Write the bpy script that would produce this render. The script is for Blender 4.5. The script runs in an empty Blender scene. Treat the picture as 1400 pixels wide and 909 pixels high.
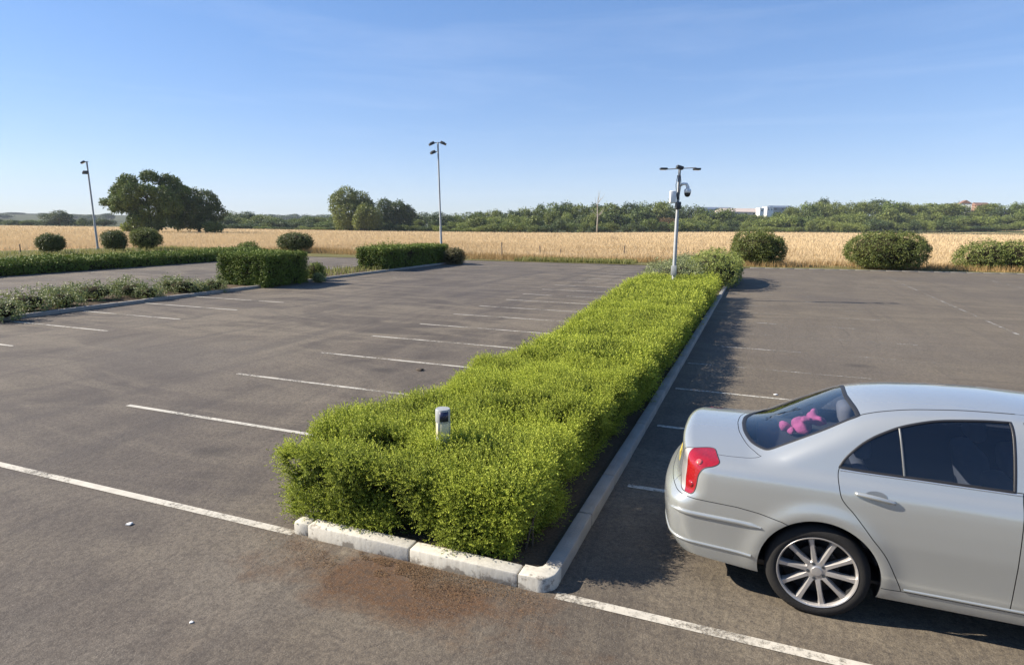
import bpy, math, random
import numpy as np
from mathutils import Vector, Matrix
from mathutils.geometry import delaunay_2d_cdt

rng = np.random.default_rng(7)
random.seed(7)
scene = bpy.context.scene
COL = scene.collection
R_ = math.radians

# ------------------------------------------------------------------ camera
IW, IH, FPX = 1400.0, 909.0, 834.85
YAW, PITCH, ROLL, CH = 0.36964348, 0.17058637, R_(0.6), 2.5836


def cam_axes():
    fwd0 = np.array([-math.sin(YAW), math.cos(YAW), 0])
    right0 = np.array([math.cos(YAW), math.sin(YAW), 0])
    up0 = np.array([0, 0, 1.0])
    fwd = fwd0 * math.cos(PITCH) - up0 * math.sin(PITCH)
    up1 = up0 * math.cos(PITCH) + fwd0 * math.sin(PITCH)
    right = right0 * math.cos(ROLL) + up1 * math.sin(ROLL)
    up = up1 * math.cos(ROLL) - right0 * math.sin(ROLL)
    return right, up, fwd


CR, CU, CF = cam_axes()
cam = bpy.data.objects.new('camera', bpy.data.cameras.new('camera'))
COL.objects.link(cam)
m = Matrix(((CR[0], CU[0], -CF[0], 0), (CR[1], CU[1], -CF[1], 0), (CR[2], CU[2], -CF[2], CH), (0, 0, 0, 1)))
cam.matrix_world = m
cam.data.sensor_fit = 'HORIZONTAL'
cam.data.sensor_width = 36
cam.data.lens = 36 * FPX / IW
cam.data.clip_start = 0.05
cam.data.clip_end = 30000
scene.camera = cam


def ray(px, py):
    return CR * (px - IW / 2) / FPX - CU * (py - IH / 2) / FPX + CF


def gnd(px, py, z=0.0):
    d = ray(px, py)
    return np.array([0, 0, CH]) + d * ((z - CH) / d[2])


def far(px, depth):
    """ground plan point seen in column px at this distance along the view"""
    d = ray(px, 312)
    return d[:2] * depth


def zrow(px, py, xy):
    """height at plan point xy that shows at row py"""
    d = ray(px, py)
    return CH + d[2] * math.hypot(*xy) / math.hypot(d[0], d[1])


# ------------------------------------------------------------------ helpers
def link(o, parent=None):
    COL.objects.link(o)
    if parent is not None:
        o.parent = parent
    return o


def tag(o, label=None, cat=None, group=None, kind=None):
    if label: o['label'] = label
    if cat: o['category'] = cat
    if group: o['group'] = group
    if kind: o['kind'] = kind
    return o


def empty(name, loc=(0, 0, 0), rz=0.0):
    o = bpy.data.objects.new(name, None)
    o.empty_display_size = 0.2
    link(o)
    o.location = loc
    o.rotation_euler = (0, 0, rz)
    return o


def mesh_np(name, V, faces, mat, parent=None, smooth=False, attrs=None, mats=None, midx=None):
    """V (n,3); faces: list of index arrays (m,k)"""
    V = np.asarray(V, np.float32)
    faces = [np.asarray(f, np.int32) for f in faces if len(f)]
    me = bpy.data.meshes.new(name)
    me.vertices.add(len(V))
    me.vertices.foreach_set('co', V.ravel())
    nl = sum(f.size for f in faces)
    nf = sum(len(f) for f in faces)
    me.loops.add(nl)
    me.polygons.add(nf)
    li = np.concatenate([f.ravel() for f in faces]) if faces else np.zeros(0, np.int32)
    me.loops.foreach_set('vertex_index', li)
    tot = np.concatenate([np.full(len(f), f.shape[1], np.int32) for f in faces])
    st = np.concatenate([[0], np.cumsum(tot)[:-1]]).astype(np.int32)
    me.polygons.foreach_set('loop_start', st)
    me.polygons.foreach_set('loop_total', tot)
    if smooth is True:
        me.polygons.foreach_set('use_smooth', np.ones(nf, bool))
    else:
        me.polygons.foreach_set('use_smooth', np.zeros(nf, bool))
    for k, a in (attrs or {}).items():
        at = me.attributes.new(k, 'FLOAT', 'POINT')
        at.data.foreach_set('value', np.asarray(a, np.float32))
    for mm in (mats or [mat]):
        me.materials.append(mm)
    if midx is not None:
        me.polygons.foreach_set('material_index', np.asarray(midx, np.int32))
    me.update(calc_edges=True)
    me.validate()
    o = bpy.data.objects.new(name, me)
    return link(o, parent)


class MB:
    """collects simple solids into one mesh"""
    def __init__(s):
        s.v = []; s.f = []; s.n = 0
    def add(s, V, F):
        V = np.asarray(V, float)
        s.v.append(V)
        for f in F:
            s.f.append([i + s.n for i in f])
        s.n += len(V)
    def box(s, lo, hi, bev=0.0, M=None):
        lo = np.array(lo, float); hi = np.array(hi, float)
        if bev <= 0:
            V = np.array([[x, y, z] for x in (lo[0], hi[0]) for y in (lo[1], hi[1]) for z in (lo[2], hi[2])])
            F = [(0, 1, 3, 2), (4, 6, 7, 5), (0, 4, 5, 1), (2, 3, 7, 6), (0, 2, 6, 4), (1, 5, 7, 3)]
        else:
            import bmesh
            bm = bmesh.new()
            bmesh.ops.create_cube(bm, size=1.0)
            for v in bm.verts:
                v.co = Vector((lo + hi) / 2) + Vector(((hi - lo)[0] * v.co.x, (hi - lo)[1] * v.co.y, (hi - lo)[2] * v.co.z))
            bmesh.ops.bevel(bm, geom=list(bm.edges), offset=bev, segments=2, profile=0.5, affect='EDGES')
            bm.verts.index_update()
            V = np.array([v.co[:] for v in bm.verts]); F = [[v.index for v in f.verts] for f in bm.faces]
            bm.free()
        if M is not None:
            V = V @ np.array(M)[:3, :3].T + np.array(M)[:3, 3]
        s.add(V, F)
    def tube(s, pts, rad, n=10, cap=True):
        pts = np.array(pts, float)
        rad = np.broadcast_to(np.array(rad, float), (len(pts),))
        rings = []
        up = np.array([0, 0, 1.0])
        prev = None
        for i, p in enumerate(pts):
            t = pts[min(i + 1, len(pts) - 1)] - pts[max(i - 1, 0)]
            t = t / (np.linalg.norm(t) + 1e-9)
            a = prev if prev is not None else (np.array([1.0, 0, 0]) if abs(t[2]) > .9 else up)
            a = a - t * (a @ t); a = a / (np.linalg.norm(a) + 1e-9)
            prev = a
            b = np.cross(t, a)
            th = np.linspace(0, 2 * math.pi, n, endpoint=False)
            rings.append(p + rad[i] * (np.cos(th)[:, None] * a + np.sin(th)[:, None] * b))
        V = np.concatenate(rings)
        F = []
        for i in range(len(pts) - 1):
            for j in range(n):
                k = (j + 1) % n
                F.append((i * n + j, i * n + k, (i + 1) * n + k, (i + 1) * n + j))
        if cap:
            F.append(tuple(range(n - 1, -1, -1)))
            F.append(tuple((len(pts) - 1) * n + j for j in range(n)))
        s.add(V, F)
    def lathe(s, prof, n=32, M=None, close=False):
        """prof: (r, z) list turned round local z"""
        P = np.array(prof, float)
        th = np.linspace(0, 2 * math.pi, n, endpoint=False)
        V = np.stack([P[:, None, 0] * np.cos(th), P[:, None, 0] * np.sin(th), np.repeat(P[:, 1:2], n, 1)], -1).reshape(-1, 3)
        F = []
        K = len(P)
        for i in range(K if close else K - 1):
            i2 = (i + 1) % K
            for j in range(n):
                k = (j + 1) % n
                F.append((i * n + j, i * n + k, i2 * n + k, i2 * n + j))
        if M is not None:
            V = V @ np.array(M)[:3, :3].T + np.array(M)[:3, 3]
        s.add(V, F)
    def prism(s, poly, z0, z1, M=None):
        """poly (x, y) list pushed from z0 to z1"""
        n = len(poly)
        V = np.array([[x, y, z0] for x, y in poly] + [[x, y, z1] for x, y in poly], float)
        F = [tuple(range(n - 1, -1, -1)), tuple(range(n, 2 * n))] + [(i, (i + 1) % n, n + (i + 1) % n, n + i) for i in range(n)]
        if M is not None:
            V = V @ np.array(M)[:3, :3].T + np.array(M)[:3, 3]
        s.add(V, F)
    def build(s, name, mat, parent=None, smooth=False, angle=None):
        me = bpy.data.meshes.new(name)
        me.from_pydata(np.concatenate(s.v).tolist(), [], s.f)
        me.materials.append(mat)
        if smooth or angle:
            me.polygons.foreach_set('use_smooth', np.ones(len(me.polygons), bool))
        me.update()
        o = bpy.data.objects.new(name, me)
        link(o, parent)
        if angle:
            me.set_sharp_from_angle(angle=R_(angle))
        return o


def hash3(i, j, k, seed):
    h = (i * 374761393 + j * 668265263 + k * 2147483647 + seed * 974711) & 0xffffffff
    h = ((h ^ (h >> 13)) * 1274126177) & 0xffffffff
    return ((h ^ (h >> 16)) & 0xffff) / 65535.0


def vnoise(P, scale, seed=0):
    """smooth value noise in -1..1 at points P (n,3)"""
    Q = np.asarray(P, float) / scale
    I = np.floor(Q).astype(np.int64)
    T = Q - I
    T = T * T * (3 - 2 * T)
    out = 0
    for a in (0, 1):
        for b in (0, 1):
            for c in (0, 1):
                w = (T[:, 0] if a else 1 - T[:, 0]) * (T[:, 1] if b else 1 - T[:, 1]) * (T[:, 2] if c else 1 - T[:, 2])
                out = out + w * hash3(I[:, 0] + a, I[:, 1] + b, I[:, 2] + c, seed)
    return out * 2 - 1


def sstep(a, b, x):
    t = np.clip((np.asarray(x, float) - a) / (b - a), 0, 1)
    return t * t * (3 - 2 * t)


# ------------------------------------------------------------------ materials
MATS = {}


def nodes(name):
    mt = bpy.data.materials.new(name)
    mt.use_nodes = True
    nt = mt.node_tree
    b = nt.nodes['Principled BSDF']
    return mt, nt, b


def N(nt, typ, **kw):
    n = nt.nodes.new(typ)
    for k, v in kw.items():
        if k in n.inputs.keys():
            n.inputs[k].default_value = v
        else:
            setattr(n, k, v)
    return n


def plain(name, col, rough=.5, metal=0.0, var=.12, vscale=6.0, bump=0.0, bscale=60.0, coat=0.0, spec=None):
    mt, nt, b = nodes(name)
    tc = N(nt, 'ShaderNodeTexCoord')
    nz = N(nt, 'ShaderNodeTexNoise', Scale=vscale, Detail=5.0)
    nt.links.new(tc.outputs['Object'], nz.inputs['Vector'])
    mx = N(nt, 'ShaderNodeMix', data_type='RGBA')
    mx.inputs['A'].default_value = (*[c * (1 - var) for c in col], 1)
    mx.inputs['B'].default_value = (*[min(1, c * (1 + var)) for c in col], 1)
    nt.links.new(nz.outputs['Fac'], mx.inputs['Factor'])
    nt.links.new(mx.outputs['Result'], b.inputs['Base Color'])
    b.inputs['Roughness'].default_value = rough
    b.inputs['Metallic'].default_value = metal
    b.inputs['Coat Weight'].default_value = coat
    if spec is not None:
        b.inputs['Specular IOR Level'].default_value = spec
    if bump:
        n2 = N(nt, 'ShaderNodeTexNoise', Scale=bscale, Detail=4.0)
        nt.links.new(tc.outputs['Object'], n2.inputs['Vector'])
        bp = N(nt, 'ShaderNodeBump', Strength=bump, Distance=.01)
        nt.links.new(n2.outputs['Fac'], bp.inputs['Height'])
        nt.links.new(bp.outputs['Normal'], b.inputs['Normal'])
    return mt


def leaf_mat(name, dark, light, tip, transl=.3, rough=.5):
    """leaf colour from each leaf's own tint (0..1) and how young it is, with painted shade on hedges (tip 0..1)"""
    mt, nt, b = nodes(name)
    a1 = N(nt, 'ShaderNodeAttribute', attribute_name='tint')
    a2 = N(nt, 'ShaderNodeAttribute', attribute_name='tip')
    m1 = N(nt, 'ShaderNodeMix', data_type='RGBA')
    m1.inputs['A'].default_value = (*dark, 1)
    m1.inputs['B'].default_value = (*light, 1)
    nt.links.new(a1.outputs['Fac'], m1.inputs['Factor'])
    m2 = N(nt, 'ShaderNodeMix', data_type='RGBA')
    m2.inputs['B'].default_value = (*tip, 1)
    nt.links.new(m1.outputs['Result'], m2.inputs['A'])
    nt.links.new(a2.outputs['Fac'], m2.inputs['Factor'])
    nt.links.new(m2.outputs['Result'], b.inputs['Base Color'])
    b.inputs['Roughness'].default_value = rough
    b.inputs['Specular IOR Level'].default_value = .3
    tr = N(nt, 'ShaderNodeBsdfTranslucent')
    nt.links.new(m2.outputs['Result'], tr.inputs['Color'])
    ms = N(nt, 'ShaderNodeMixShader')
    ms.inputs[0].default_value = transl
    nt.links.new(b.outputs[0], ms.inputs[1])
    nt.links.new(tr.outputs[0], ms.inputs[2])
    nt.links.new(ms.outputs[0], nt.nodes['Material Output'].inputs[0])
    return mt


def mixc(nt, fac, a, b):
    mx = N(nt, 'ShaderNodeMix', data_type='RGBA')
    for s, v in (('A', a), ('B', b)):
        if isinstance(v, tuple):
            mx.inputs[s].default_value = (*v, 1)
        else:
            nt.links.new(v, mx.inputs[s])
    if isinstance(fac, (int, float)):
        mx.inputs['Factor'].default_value = fac
    else:
        nt.links.new(fac, mx.inputs['Factor'])
    return mx.outputs['Result']


def mixm(nt, a, col):
    mx = N(nt, 'ShaderNodeMix', data_type='RGBA', blend_type='MULTIPLY')
    mx.inputs['Factor'].default_value = 1
    nt.links.new(a, mx.inputs['A'])
    mx.inputs['B'].default_value = (*col, 1)
    return mx.outputs['Result']


def ramp(nt, src, lo, hi, a=0.0, b=1.0):
    r = N(nt, 'ShaderNodeMapRange', clamp=True)
    r.inputs['From Min'].default_value = lo
    r.inputs['From Max'].default_value = hi
    r.inputs['To Min'].default_value = a
    r.inputs['To Max'].default_value = b
    nt.links.new(src, r.inputs['Value'])
    return r.outputs['Result']


def noise(nt, vec, scale, detail=4.0, rough=.55, dist=0.0):
    n = N(nt, 'ShaderNodeTexNoise', Scale=scale, Detail=detail, Roughness=rough, Distortion=dist)
    nt.links.new(vec, n.inputs['Vector'])
    return n.outputs['Fac']


def mapping(nt, vec, scale=(1, 1, 1), rot=(0, 0, 0), loc=(0, 0, 0)):
    mp = N(nt, 'ShaderNodeMapping')
    mp.inputs['Scale'].default_value = scale
    mp.inputs['Rotation'].default_value = rot
    mp.inputs['Location'].default_value = loc
    nt.links.new(vec, mp.inputs['Vector'])
    return mp.outputs['Vector']


def blob(nt, vec, cx, cy, rx, ry, soft=.6):
    """0..1 mask of one worn or stained patch of ground, ragged at its rim"""
    mp = mapping(nt, vec, (1 / rx, 1 / ry, 0), loc=(-cx / rx, -cy / ry, 0))
    ln = N(nt, 'ShaderNodeVectorMath', operation='LENGTH')
    nt.links.new(mp, ln.inputs[0])
    nz = noise(nt, vec, 2.2, 6, .65)
    ad = N(nt, 'ShaderNodeMath', operation='ADD')
    nt.links.new(ln.outputs['Value'], ad.inputs[0])
    nt.links.new(ramp(nt, nz, 0.25, .75, -.55, .55), ad.inputs[1])
    return ramp(nt, ad.outputs[0], 1.0, 1.0 - soft, 0, 1)


def mul(nt, a, b):
    k = N(nt, 'ShaderNodeMath', operation='MULTIPLY')
    for i, v in enumerate((a, b)):
        if isinstance(v, (int, float)):
            k.inputs[i].default_value = v
        else:
            nt.links.new(v, k.inputs[i])
    return k.outputs[0]


def asphalt_mat():
    mt, nt, b = nodes('asphalt')
    vec = N(nt, 'ShaderNodeTexCoord').outputs['Object']
    big = noise(nt, vec, .11, 5, .6)
    mid = noise(nt, mapping(nt, vec, (.9, .30, 1), rot=(0, 0, .15)), .8, 8, .7, .8)
    swirl = noise(nt, mapping(nt, vec, (.40, 1.1, 1), rot=(0, 0, -.45)), .5, 7, .66, 1.8)
    trk = noise(nt, mapping(nt, vec, (1.6, .10, 1), rot=(0, 0, -.12)), .9, 5, .6, .7)
    grit = noise(nt, vec, 24, 4, .8)
    fine = noise(nt, vec, 110, 3, .75)
    vor = N(nt, 'ShaderNodeTexVoronoi', Scale=75.0)
    nt.links.new(vec, vor.inputs['Vector'])
    c = mixc(nt, ramp(nt, mid, .38, .62), (.084, .069, .055), (.168, .138, .104))
    c = mixc(nt, ramp(nt, swirl, .44, .58, 0, .8), c, (.228, .190, .138))
    c = mixc(nt, ramp(nt, trk, .52, .66, 0, .45), c, (.055, .048, .046))
    # the right-hand bays are dustier and browner
    sx = N(nt, 'ShaderNodeSeparateXYZ')
    nt.links.new(vec, sx.inputs[0])
    c = mixc(nt, mul(nt, ramp(nt, sx.outputs['X'], -3.0, 0.5), ramp(nt, big, .35, .6, .35, .75)), c, (.182, .150, .103))
    c = mixc(nt, mul(nt, ramp(nt, big, .46, .60), .45), c, (.084, .072, .068))
    c = mixc(nt, mul(nt, blob(nt, vec, -3.35, 3.05, 1.0, .55), .6), c, (.185, .158, .125))
    c = mixc(nt, mul(nt, blob(nt, vec, -3.3, 1.9, 1.7, .55), .5), c, (.160, .138, .112))
    c = mixc(nt, mul(nt, blob(nt, vec, -2.25, 3.45, 1.35, .46), .95), c, (.118, .060, .026))
    c = mixc(nt, mul(nt, blob(nt, vec, 2.6, 16, 4.5, 4.5, .9), .5), c, (.175, .150, .120))
    c = mixc(nt, mul(nt, blob(nt, vec, -10.5, 9, 3.5, 2.2, .9), .5), c, (.150, .130, .108))
    for ox, oy, orr in ((-5.6, 5.0, .28), (-6.1, 9.2, .35), (-5.2, 13.4, .4), (1.9, 9.0, .4), (2.1, 13.2, .35), (-5.9, 2.2, .2)):
        c = mixc(nt, mul(nt, blob(nt, vec, ox, oy, orr, orr * .8, .9), .6), c, (.030, .027, .026))   # oil drips
    c = mixc(nt, ramp(nt, grit, .36, .58, .42, 1.0), (.048, .040, .034), c)
    c = mixc(nt, ramp(nt, fine, .30, .62, .35, 1.0), (.032, .028, .026), c)
    c = mixc(nt, ramp(nt, vor.outputs['Distance'], .0, .34, .42, 0), c, (.27, .245, .21))
    # sealed cracks between the two laying strips
    cr = noise(nt, mapping(nt, vec, (1, .12, 1), loc=(3, 0, 0)), .9, 3, .5, .4)
    pk = N(nt, 'ShaderNodeMath', operation='ABSOLUTE')
    sb = N(nt, 'ShaderNodeMath', operation='SUBTRACT')
    nt.links.new(cr, sb.inputs[0]); sb.inputs[1].default_value = .5
    nt.links.new(sb.outputs[0], pk.inputs[0])
    c = mixc(nt, ramp(nt, pk.outputs[0], .0, .004, .25, 0), c, (.035, .032, .03))
    nt.links.new(c, b.inputs['Base Color'])
    b.inputs['Roughness'].default_value = .88
    b.inputs['Specular IOR Level'].default_value = .25
    bp = N(nt, 'ShaderNodeBump', Strength=.6, Distance=.012)
    nt.links.new(grit, bp.inputs['Height'])
    bp2 = N(nt, 'ShaderNodeBump', Strength=.35, Distance=.05)
    nt.links.new(mid, bp2.inputs['Height'])
    nt.links.new(bp.outputs['Normal'], bp2.inputs['Normal'])
    nt.links.new(bp2.outputs['Normal'], b.inputs['Normal'])
    return mt


def paint_mat(name, lo, hi, col=(.50, .47, .41)):
    """worn road paint: the asphalt shows where the noise says the paint has gone"""
    mt, nt, b = nodes(name)
    vec = N(nt, 'ShaderNodeTexCoord').outputs['Object']
    n1 = noise(nt, vec, 26, 6, .75)
    n2 = noise(nt, vec, 1.1, 3, .6)
    ad = N(nt, 'ShaderNodeMath', operation='ADD')
    nt.links.new(n1, ad.inputs[0]); nt.links.new(n2, ad.inputs[1])
    fac = ramp(nt, ad.outputs[0], lo, hi)
    c = mixc(nt, ramp(nt, noise(nt, vec, 7, 4), .35, .65), tuple(k * .82 for k in col), col)
    nt.links.new(c, b.inputs['Base Color'])
    b.inputs['Roughness'].default_value = .8
    tr = N(nt, 'ShaderNodeBsdfTransparent')
    ms = N(nt, 'ShaderNodeMixShader')
    nt.links.new(fac, ms.inputs[0])
    nt.links.new(tr.outputs[0], ms.inputs[1])
    nt.links.new(b.outputs[0], ms.inputs[2])
    nt.links.new(ms.outputs[0], nt.nodes['Material Output'].inputs[0])
    return mt


def ground_mat(name, cols, s1, s2, bump=.4):
    mt, nt, b = nodes(name)
    vec = N(nt, 'ShaderNodeTexCoord').outputs['Object']
    c = mixc(nt, ramp(nt, noise(nt, vec, s1, 6, .6), .35, .65), cols[0], cols[1])
    f = noise(nt, vec, s2, 5, .7)
    c = mixc(nt, ramp(nt, f, .4, .75, 0, .8), c, cols[2])
    nt.links.new(c, b.inputs['Base Color'])
    b.inputs['Roughness'].default_value = .95
    b.inputs['Specular IOR Level'].default_value = .1
    bp = N(nt, 'ShaderNodeBump', Strength=bump, Distance=.05)
    nt.links.new(f, bp.inputs['Height'])
    nt.links.new(bp.outputs['Normal'], b.inputs['Normal'])
    return mt


M_asphalt = asphalt_mat()
M_paint = paint_mat('worn_white_paint', .80, 1.04, (.48, .45, .38))
M_paint_faint = paint_mat('faded_white_paint', .98, 1.20, (.34, .32, .28))
M_paint_front = paint_mat('white_line_paint', .74, 1.0, (.52, .48, .40))
M_soil = ground_mat('soil', ((.060, .043, .030), (.095, .070, .048), (.16, .125, .085)), 3, 40)
M_land = ground_mat('grassland', ((.034, .046, .016), (.055, .064, .024), (.085, .080, .034)), .008, .05)
M_verge = ground_mat('verge_grass', ((.075, .085, .025), (.13, .115, .045), (.20, .16, .075)), .5, 9)
M_field = ground_mat('ripe_wheat_field', ((.46, .335, .175), (.53, .395, .22), (.40, .28, .135)), .03, .6)
M_barkd = plain('bark', (.075, .058, .042), .9, bump=.6, bscale=25)
M_twig = plain('dark_twig_core', (.030, .026, .014), .95, var=.4, vscale=30, bump=1.0, bscale=40, spec=.05)
M_deadwood = plain('pale_dead_wood', (.36, .33, .28), .9)
M_galv = plain('galvanised_steel', (.33, .34, .34), .6, .2, var=.12)
M_lamp = plain('dark_lamp_metal', (.045, .05, .055), .5, .2)
M_whitepl = plain('white_enclosure_paint', (.78, .78, .76), .4)
M_blackpl = plain('black_plastic', (.02, .02, .022), .4)
M_concrete = plain('kerb_concrete', (.27, .25, .22), .9, var=.3, vscale=5, bump=.5, bscale=50)
M_post = plain('weathered_timber', (.16, .13, .095), .9, var=.25)


def kerbpaint():
    mt, nt, b = nodes('flaking_white_kerb_paint')
    vec = N(nt, 'ShaderNodeTexCoord').outputs['Object']
    n1 = noise(nt, vec, 7, 8, .72)
    n2 = noise(nt, mapping(nt, vec, (6, 6, 1)), 5, 5, .7)
    sz = N(nt, 'ShaderNodeSeparateXYZ'); nt.links.new(vec, sz.inputs[0])
    low = ramp(nt, sz.outputs['Z'], .0, .07, .12, 0)
    sb = N(nt, 'ShaderNodeMath', operation='SUBTRACT')
    nt.links.new(n1, sb.inputs[0]); nt.links.new(low, sb.inputs[1])
    c = mixc(nt, ramp(nt, n2, .35, .65), (.43, .40, .335), (.55, .52, .44))
    c = mixc(nt, ramp(nt, sb.outputs[0], .36, .44), (.20, .175, .14), c)
    nt.links.new(c, b.inputs['Base Color'])
    b.inputs['Roughness'].default_value = .8
    bp = N(nt, 'ShaderNodeBump', Strength=.5, Distance=.01)
    nt.links.new(n1, bp.inputs['Height'])
    nt.links.new(bp.outputs['Normal'], b.inputs['Normal'])
    return mt


M_kerbwhite = kerbpaint()
L_hedge = leaf_mat('box_honeysuckle_leaf', (.066, .098, .013), (.38, .445, .044), (.52, .56, .078), .31, .7)
L_box = leaf_mat('clipped_hedge_leaf', (.060, .090, .016), (.175, .230, .032), (.27, .32, .055), .06, .7)
L_darkball = leaf_mat('dark_topiary_leaf', (.050, .070, .024), (.115, .140, .042), (.17, .185, .06), .25)
L_ball = leaf_mat('topiary_leaf', (.062, .088, .022), (.150, .180, .042), (.25, .26, .07), .28)
L_grey = leaf_mat('grey_green_leaf', (.11, .14, .055), (.25, .28, .12), (.36, .38, .18), .32)
L_mound = leaf_mat('light_mound_leaf', (.14, .18, .035), (.27, .31, .07), (.36, .38, .11), .32)
L_lav = leaf_mat('lavender_leaf', (.095, .125, .042), (.215, .25, .085), (.32, .335, .14), .25)
L_oak = leaf_mat('oak_leaf', (.046, .074, .020), (.160, .212, .046), (.23, .27, .06), .22)
L_spread = leaf_mat('spreading_tree_leaf', (.036, .064, .018), (.135, .190, .044), (.19, .235, .055), .18, .7)
L_dark = leaf_mat('dark_tree_leaf', (.036, .060, .022), (.095, .132, .040), (.14, .175, .05), .22)
L_olive = leaf_mat('olive_tree_leaf', (.085, .112, .026), (.200, .235, .060), (.26, .285, .075), .28)
L_light = leaf_mat('light_tree_leaf', (.110, .145, .030), (.250, .295, .070), (.32, .34, .09), .28)
L_rust = leaf_mat('rusty_leaf', (.12, .075, .03), (.22, .14, .06), (.28, .18, .08), .25)
L_brown = leaf_mat('dying_leaf', (.070, .070, .028), (.135, .125, .048), (.19, .16, .06), .2)
L_straw = leaf_mat('straw', (.48, .355, .195), (.57, .435, .26), (.59, .465, .28), .25, .7)
L_dry = leaf_mat('dry_grass', (.26, .165, .065), (.42, .29, .125), (.36, .235, .095), .25, .7)
L_green = leaf_mat('green_grass', (.12, .14, .03), (.24, .24, .07), (.30, .28, .10), .3, .6)
L_litter = leaf_mat('dead_leaf_litter', (.075, .040, .018), (.19, .115, .055), (.26, .18, .10), .1, .8)


# ------------------------------------------------------------------ foliage
def quats(Nn, normals, spread, spin=True):
    """rotation matrices whose z follows a jittered normal"""
    z = normals + rng.normal(0, spread, (Nn, 3))
    z /= np.linalg.norm(z, axis=1)[:, None] + 1e-9
    a = rng.normal(0, 1, (Nn, 3))
    x = a - z * (a * z).sum(1)[:, None]
    x /= np.linalg.norm(x, axis=1)[:, None] + 1e-9
    y = np.cross(z, x)
    return np.stack([x, y, z], -1)


def sprig(pairs=7, L=.10, leaf=.019, wid=.011, droop=.0, seed=0):
    r = np.random.default_rng(seed)
    V, F, T = [], [], []
    for i in range(pairs):
        t = (i + .6) / pairs
        base = np.array([droop * t * t * L * 3, 0, t * L])
        ph = i * 1.57 + r.uniform(-.4, .4)
        sc = (1.0 - .45 * t) * r.uniform(.8, 1.2)
        for sgn in (1, -1):
            out = np.array([math.cos(ph) * sgn, math.sin(ph) * sgn, .55 + .5 * t])
            out /= np.linalg.norm(out)
            side = np.cross(out, [0, 0, 1.0]); side /= np.linalg.norm(side) + 1e-9
            lf, w = leaf * sc, wid * sc
            n = len(V)
            V += [base, base + out * lf * .5 + side * w * .5, base + out * lf, base + out * lf * .5 - side * w * .5]
            F.append((n, n + 1, n + 2, n + 3)); T += [t] * 4
    n = len(V); top = np.array([droop * L * 3, 0, L])
    V += [top, top + [leaf * .2, 0, leaf * .4], top + [0, 0, leaf * .8], top + [-leaf * .2, 0, leaf * .4]]
    F.append((n, n + 1, n + 2, n + 3)); T += [1.0] * 4
    return np.array(V), np.array(F), np.array(T)


def scatter(tmpls, P, Rm, S, tipamt, tint=None):
    """copies of leafy templates merged to arrays"""
    Vs, Fs, Ti, Tp = [], [], [], []
    off = 0
    pick = rng.integers(0, len(tmpls), len(P))
    for k, (V, F, T) in enumerate(tmpls):
        idx = np.where(pick == k)[0]
        if not len(idx):
            continue
        W = np.einsum('nij,vj->nvi', Rm[idx] * S[idx][:, None, None], V) + P[idx][:, None, :]
        n, v = W.shape[:2]
        Vs.append(W.reshape(-1, 3))
        Fs.append((F[None] + (np.arange(n) * v)[:, None, None] + off).reshape(-1, F.shape[1]))
        off += n * v
        ti = rng.uniform(0, 1, n) if tint is None else tint[idx]
        Ti.append(np.repeat(ti, v) * .8 + rng.uniform(0, .2, n * v).repeat(1))
        Tp.append((T[None] ** 2 * tipamt[idx][:, None]).reshape(-1))
    return np.concatenate(Vs), np.concatenate(Fs), np.concatenate(Ti), np.concatenate(Tp)


def join(parts):
    Vs, Fs, A, B = [], [], [], []
    off = 0
    for V, F, a, b in parts:
        Vs.append(V); Fs.append(F + off); A.append(a); B.append(b); off += len(V)
    return np.concatenate(Vs), np.concatenate(Fs), np.concatenate(A), np.concatenate(B)


def rbox_samples(lo, hi, rad, n, faces='tlrfb'):
    lo = np.array(lo, float); hi = np.array(hi, float)
    d = hi - lo
    areas = {'t': d[0] * d[1], 'l': d[1] * d[2], 'r': d[1] * d[2], 'f': d[0] * d[2], 'b': d[0] * d[2]}
    w = np.array([areas[f] for f in faces]); w = w / w.sum()
    ch = rng.choice(len(faces), n, p=w)
    U = rng.uniform(0, 1, (n, 3))
    P = lo + U * d
    for k, f in enumerate(faces):
        mk = ch == k
        if f == 't': P[mk, 2] = hi[2]
        if f == 'l': P[mk, 0] = lo[0]
        if f == 'r': P[mk, 0] = hi[0]
        if f == 'f': P[mk, 1] = lo[1]
        if f == 'b': P[mk, 1] = hi[1]
    Q = np.clip(P, lo + rad, np.maximum(hi - rad, lo + rad))
    Q[:, 2] = np.clip(P[:, 2], lo[2], hi[2] - rad)
    nn = P - Q
    nn /= np.linalg.norm(nn, axis=1)[:, None] + 1e-9
    return Q + nn * rad, nn


def ell_samples(c, r, n, zmin=-.75, power=2.0):
    u = rng.normal(0, 1, (int(n * 1.6), 3))
    u /= np.linalg.norm(u, axis=1)[:, None]
    u = u[u[:, 2] > zmin][:n]
    if power != 2.0:
        k = (np.abs(u) ** power).sum(1) ** (1 / power)
        u2 = u / k[:, None]
    else:
        u2 = u
    P = np.array(c) + u2 * np.array(r)
    nn = u / np.array(r); nn /= np.linalg.norm(nn, axis=1)[:, None]
    return P, nn


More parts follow.
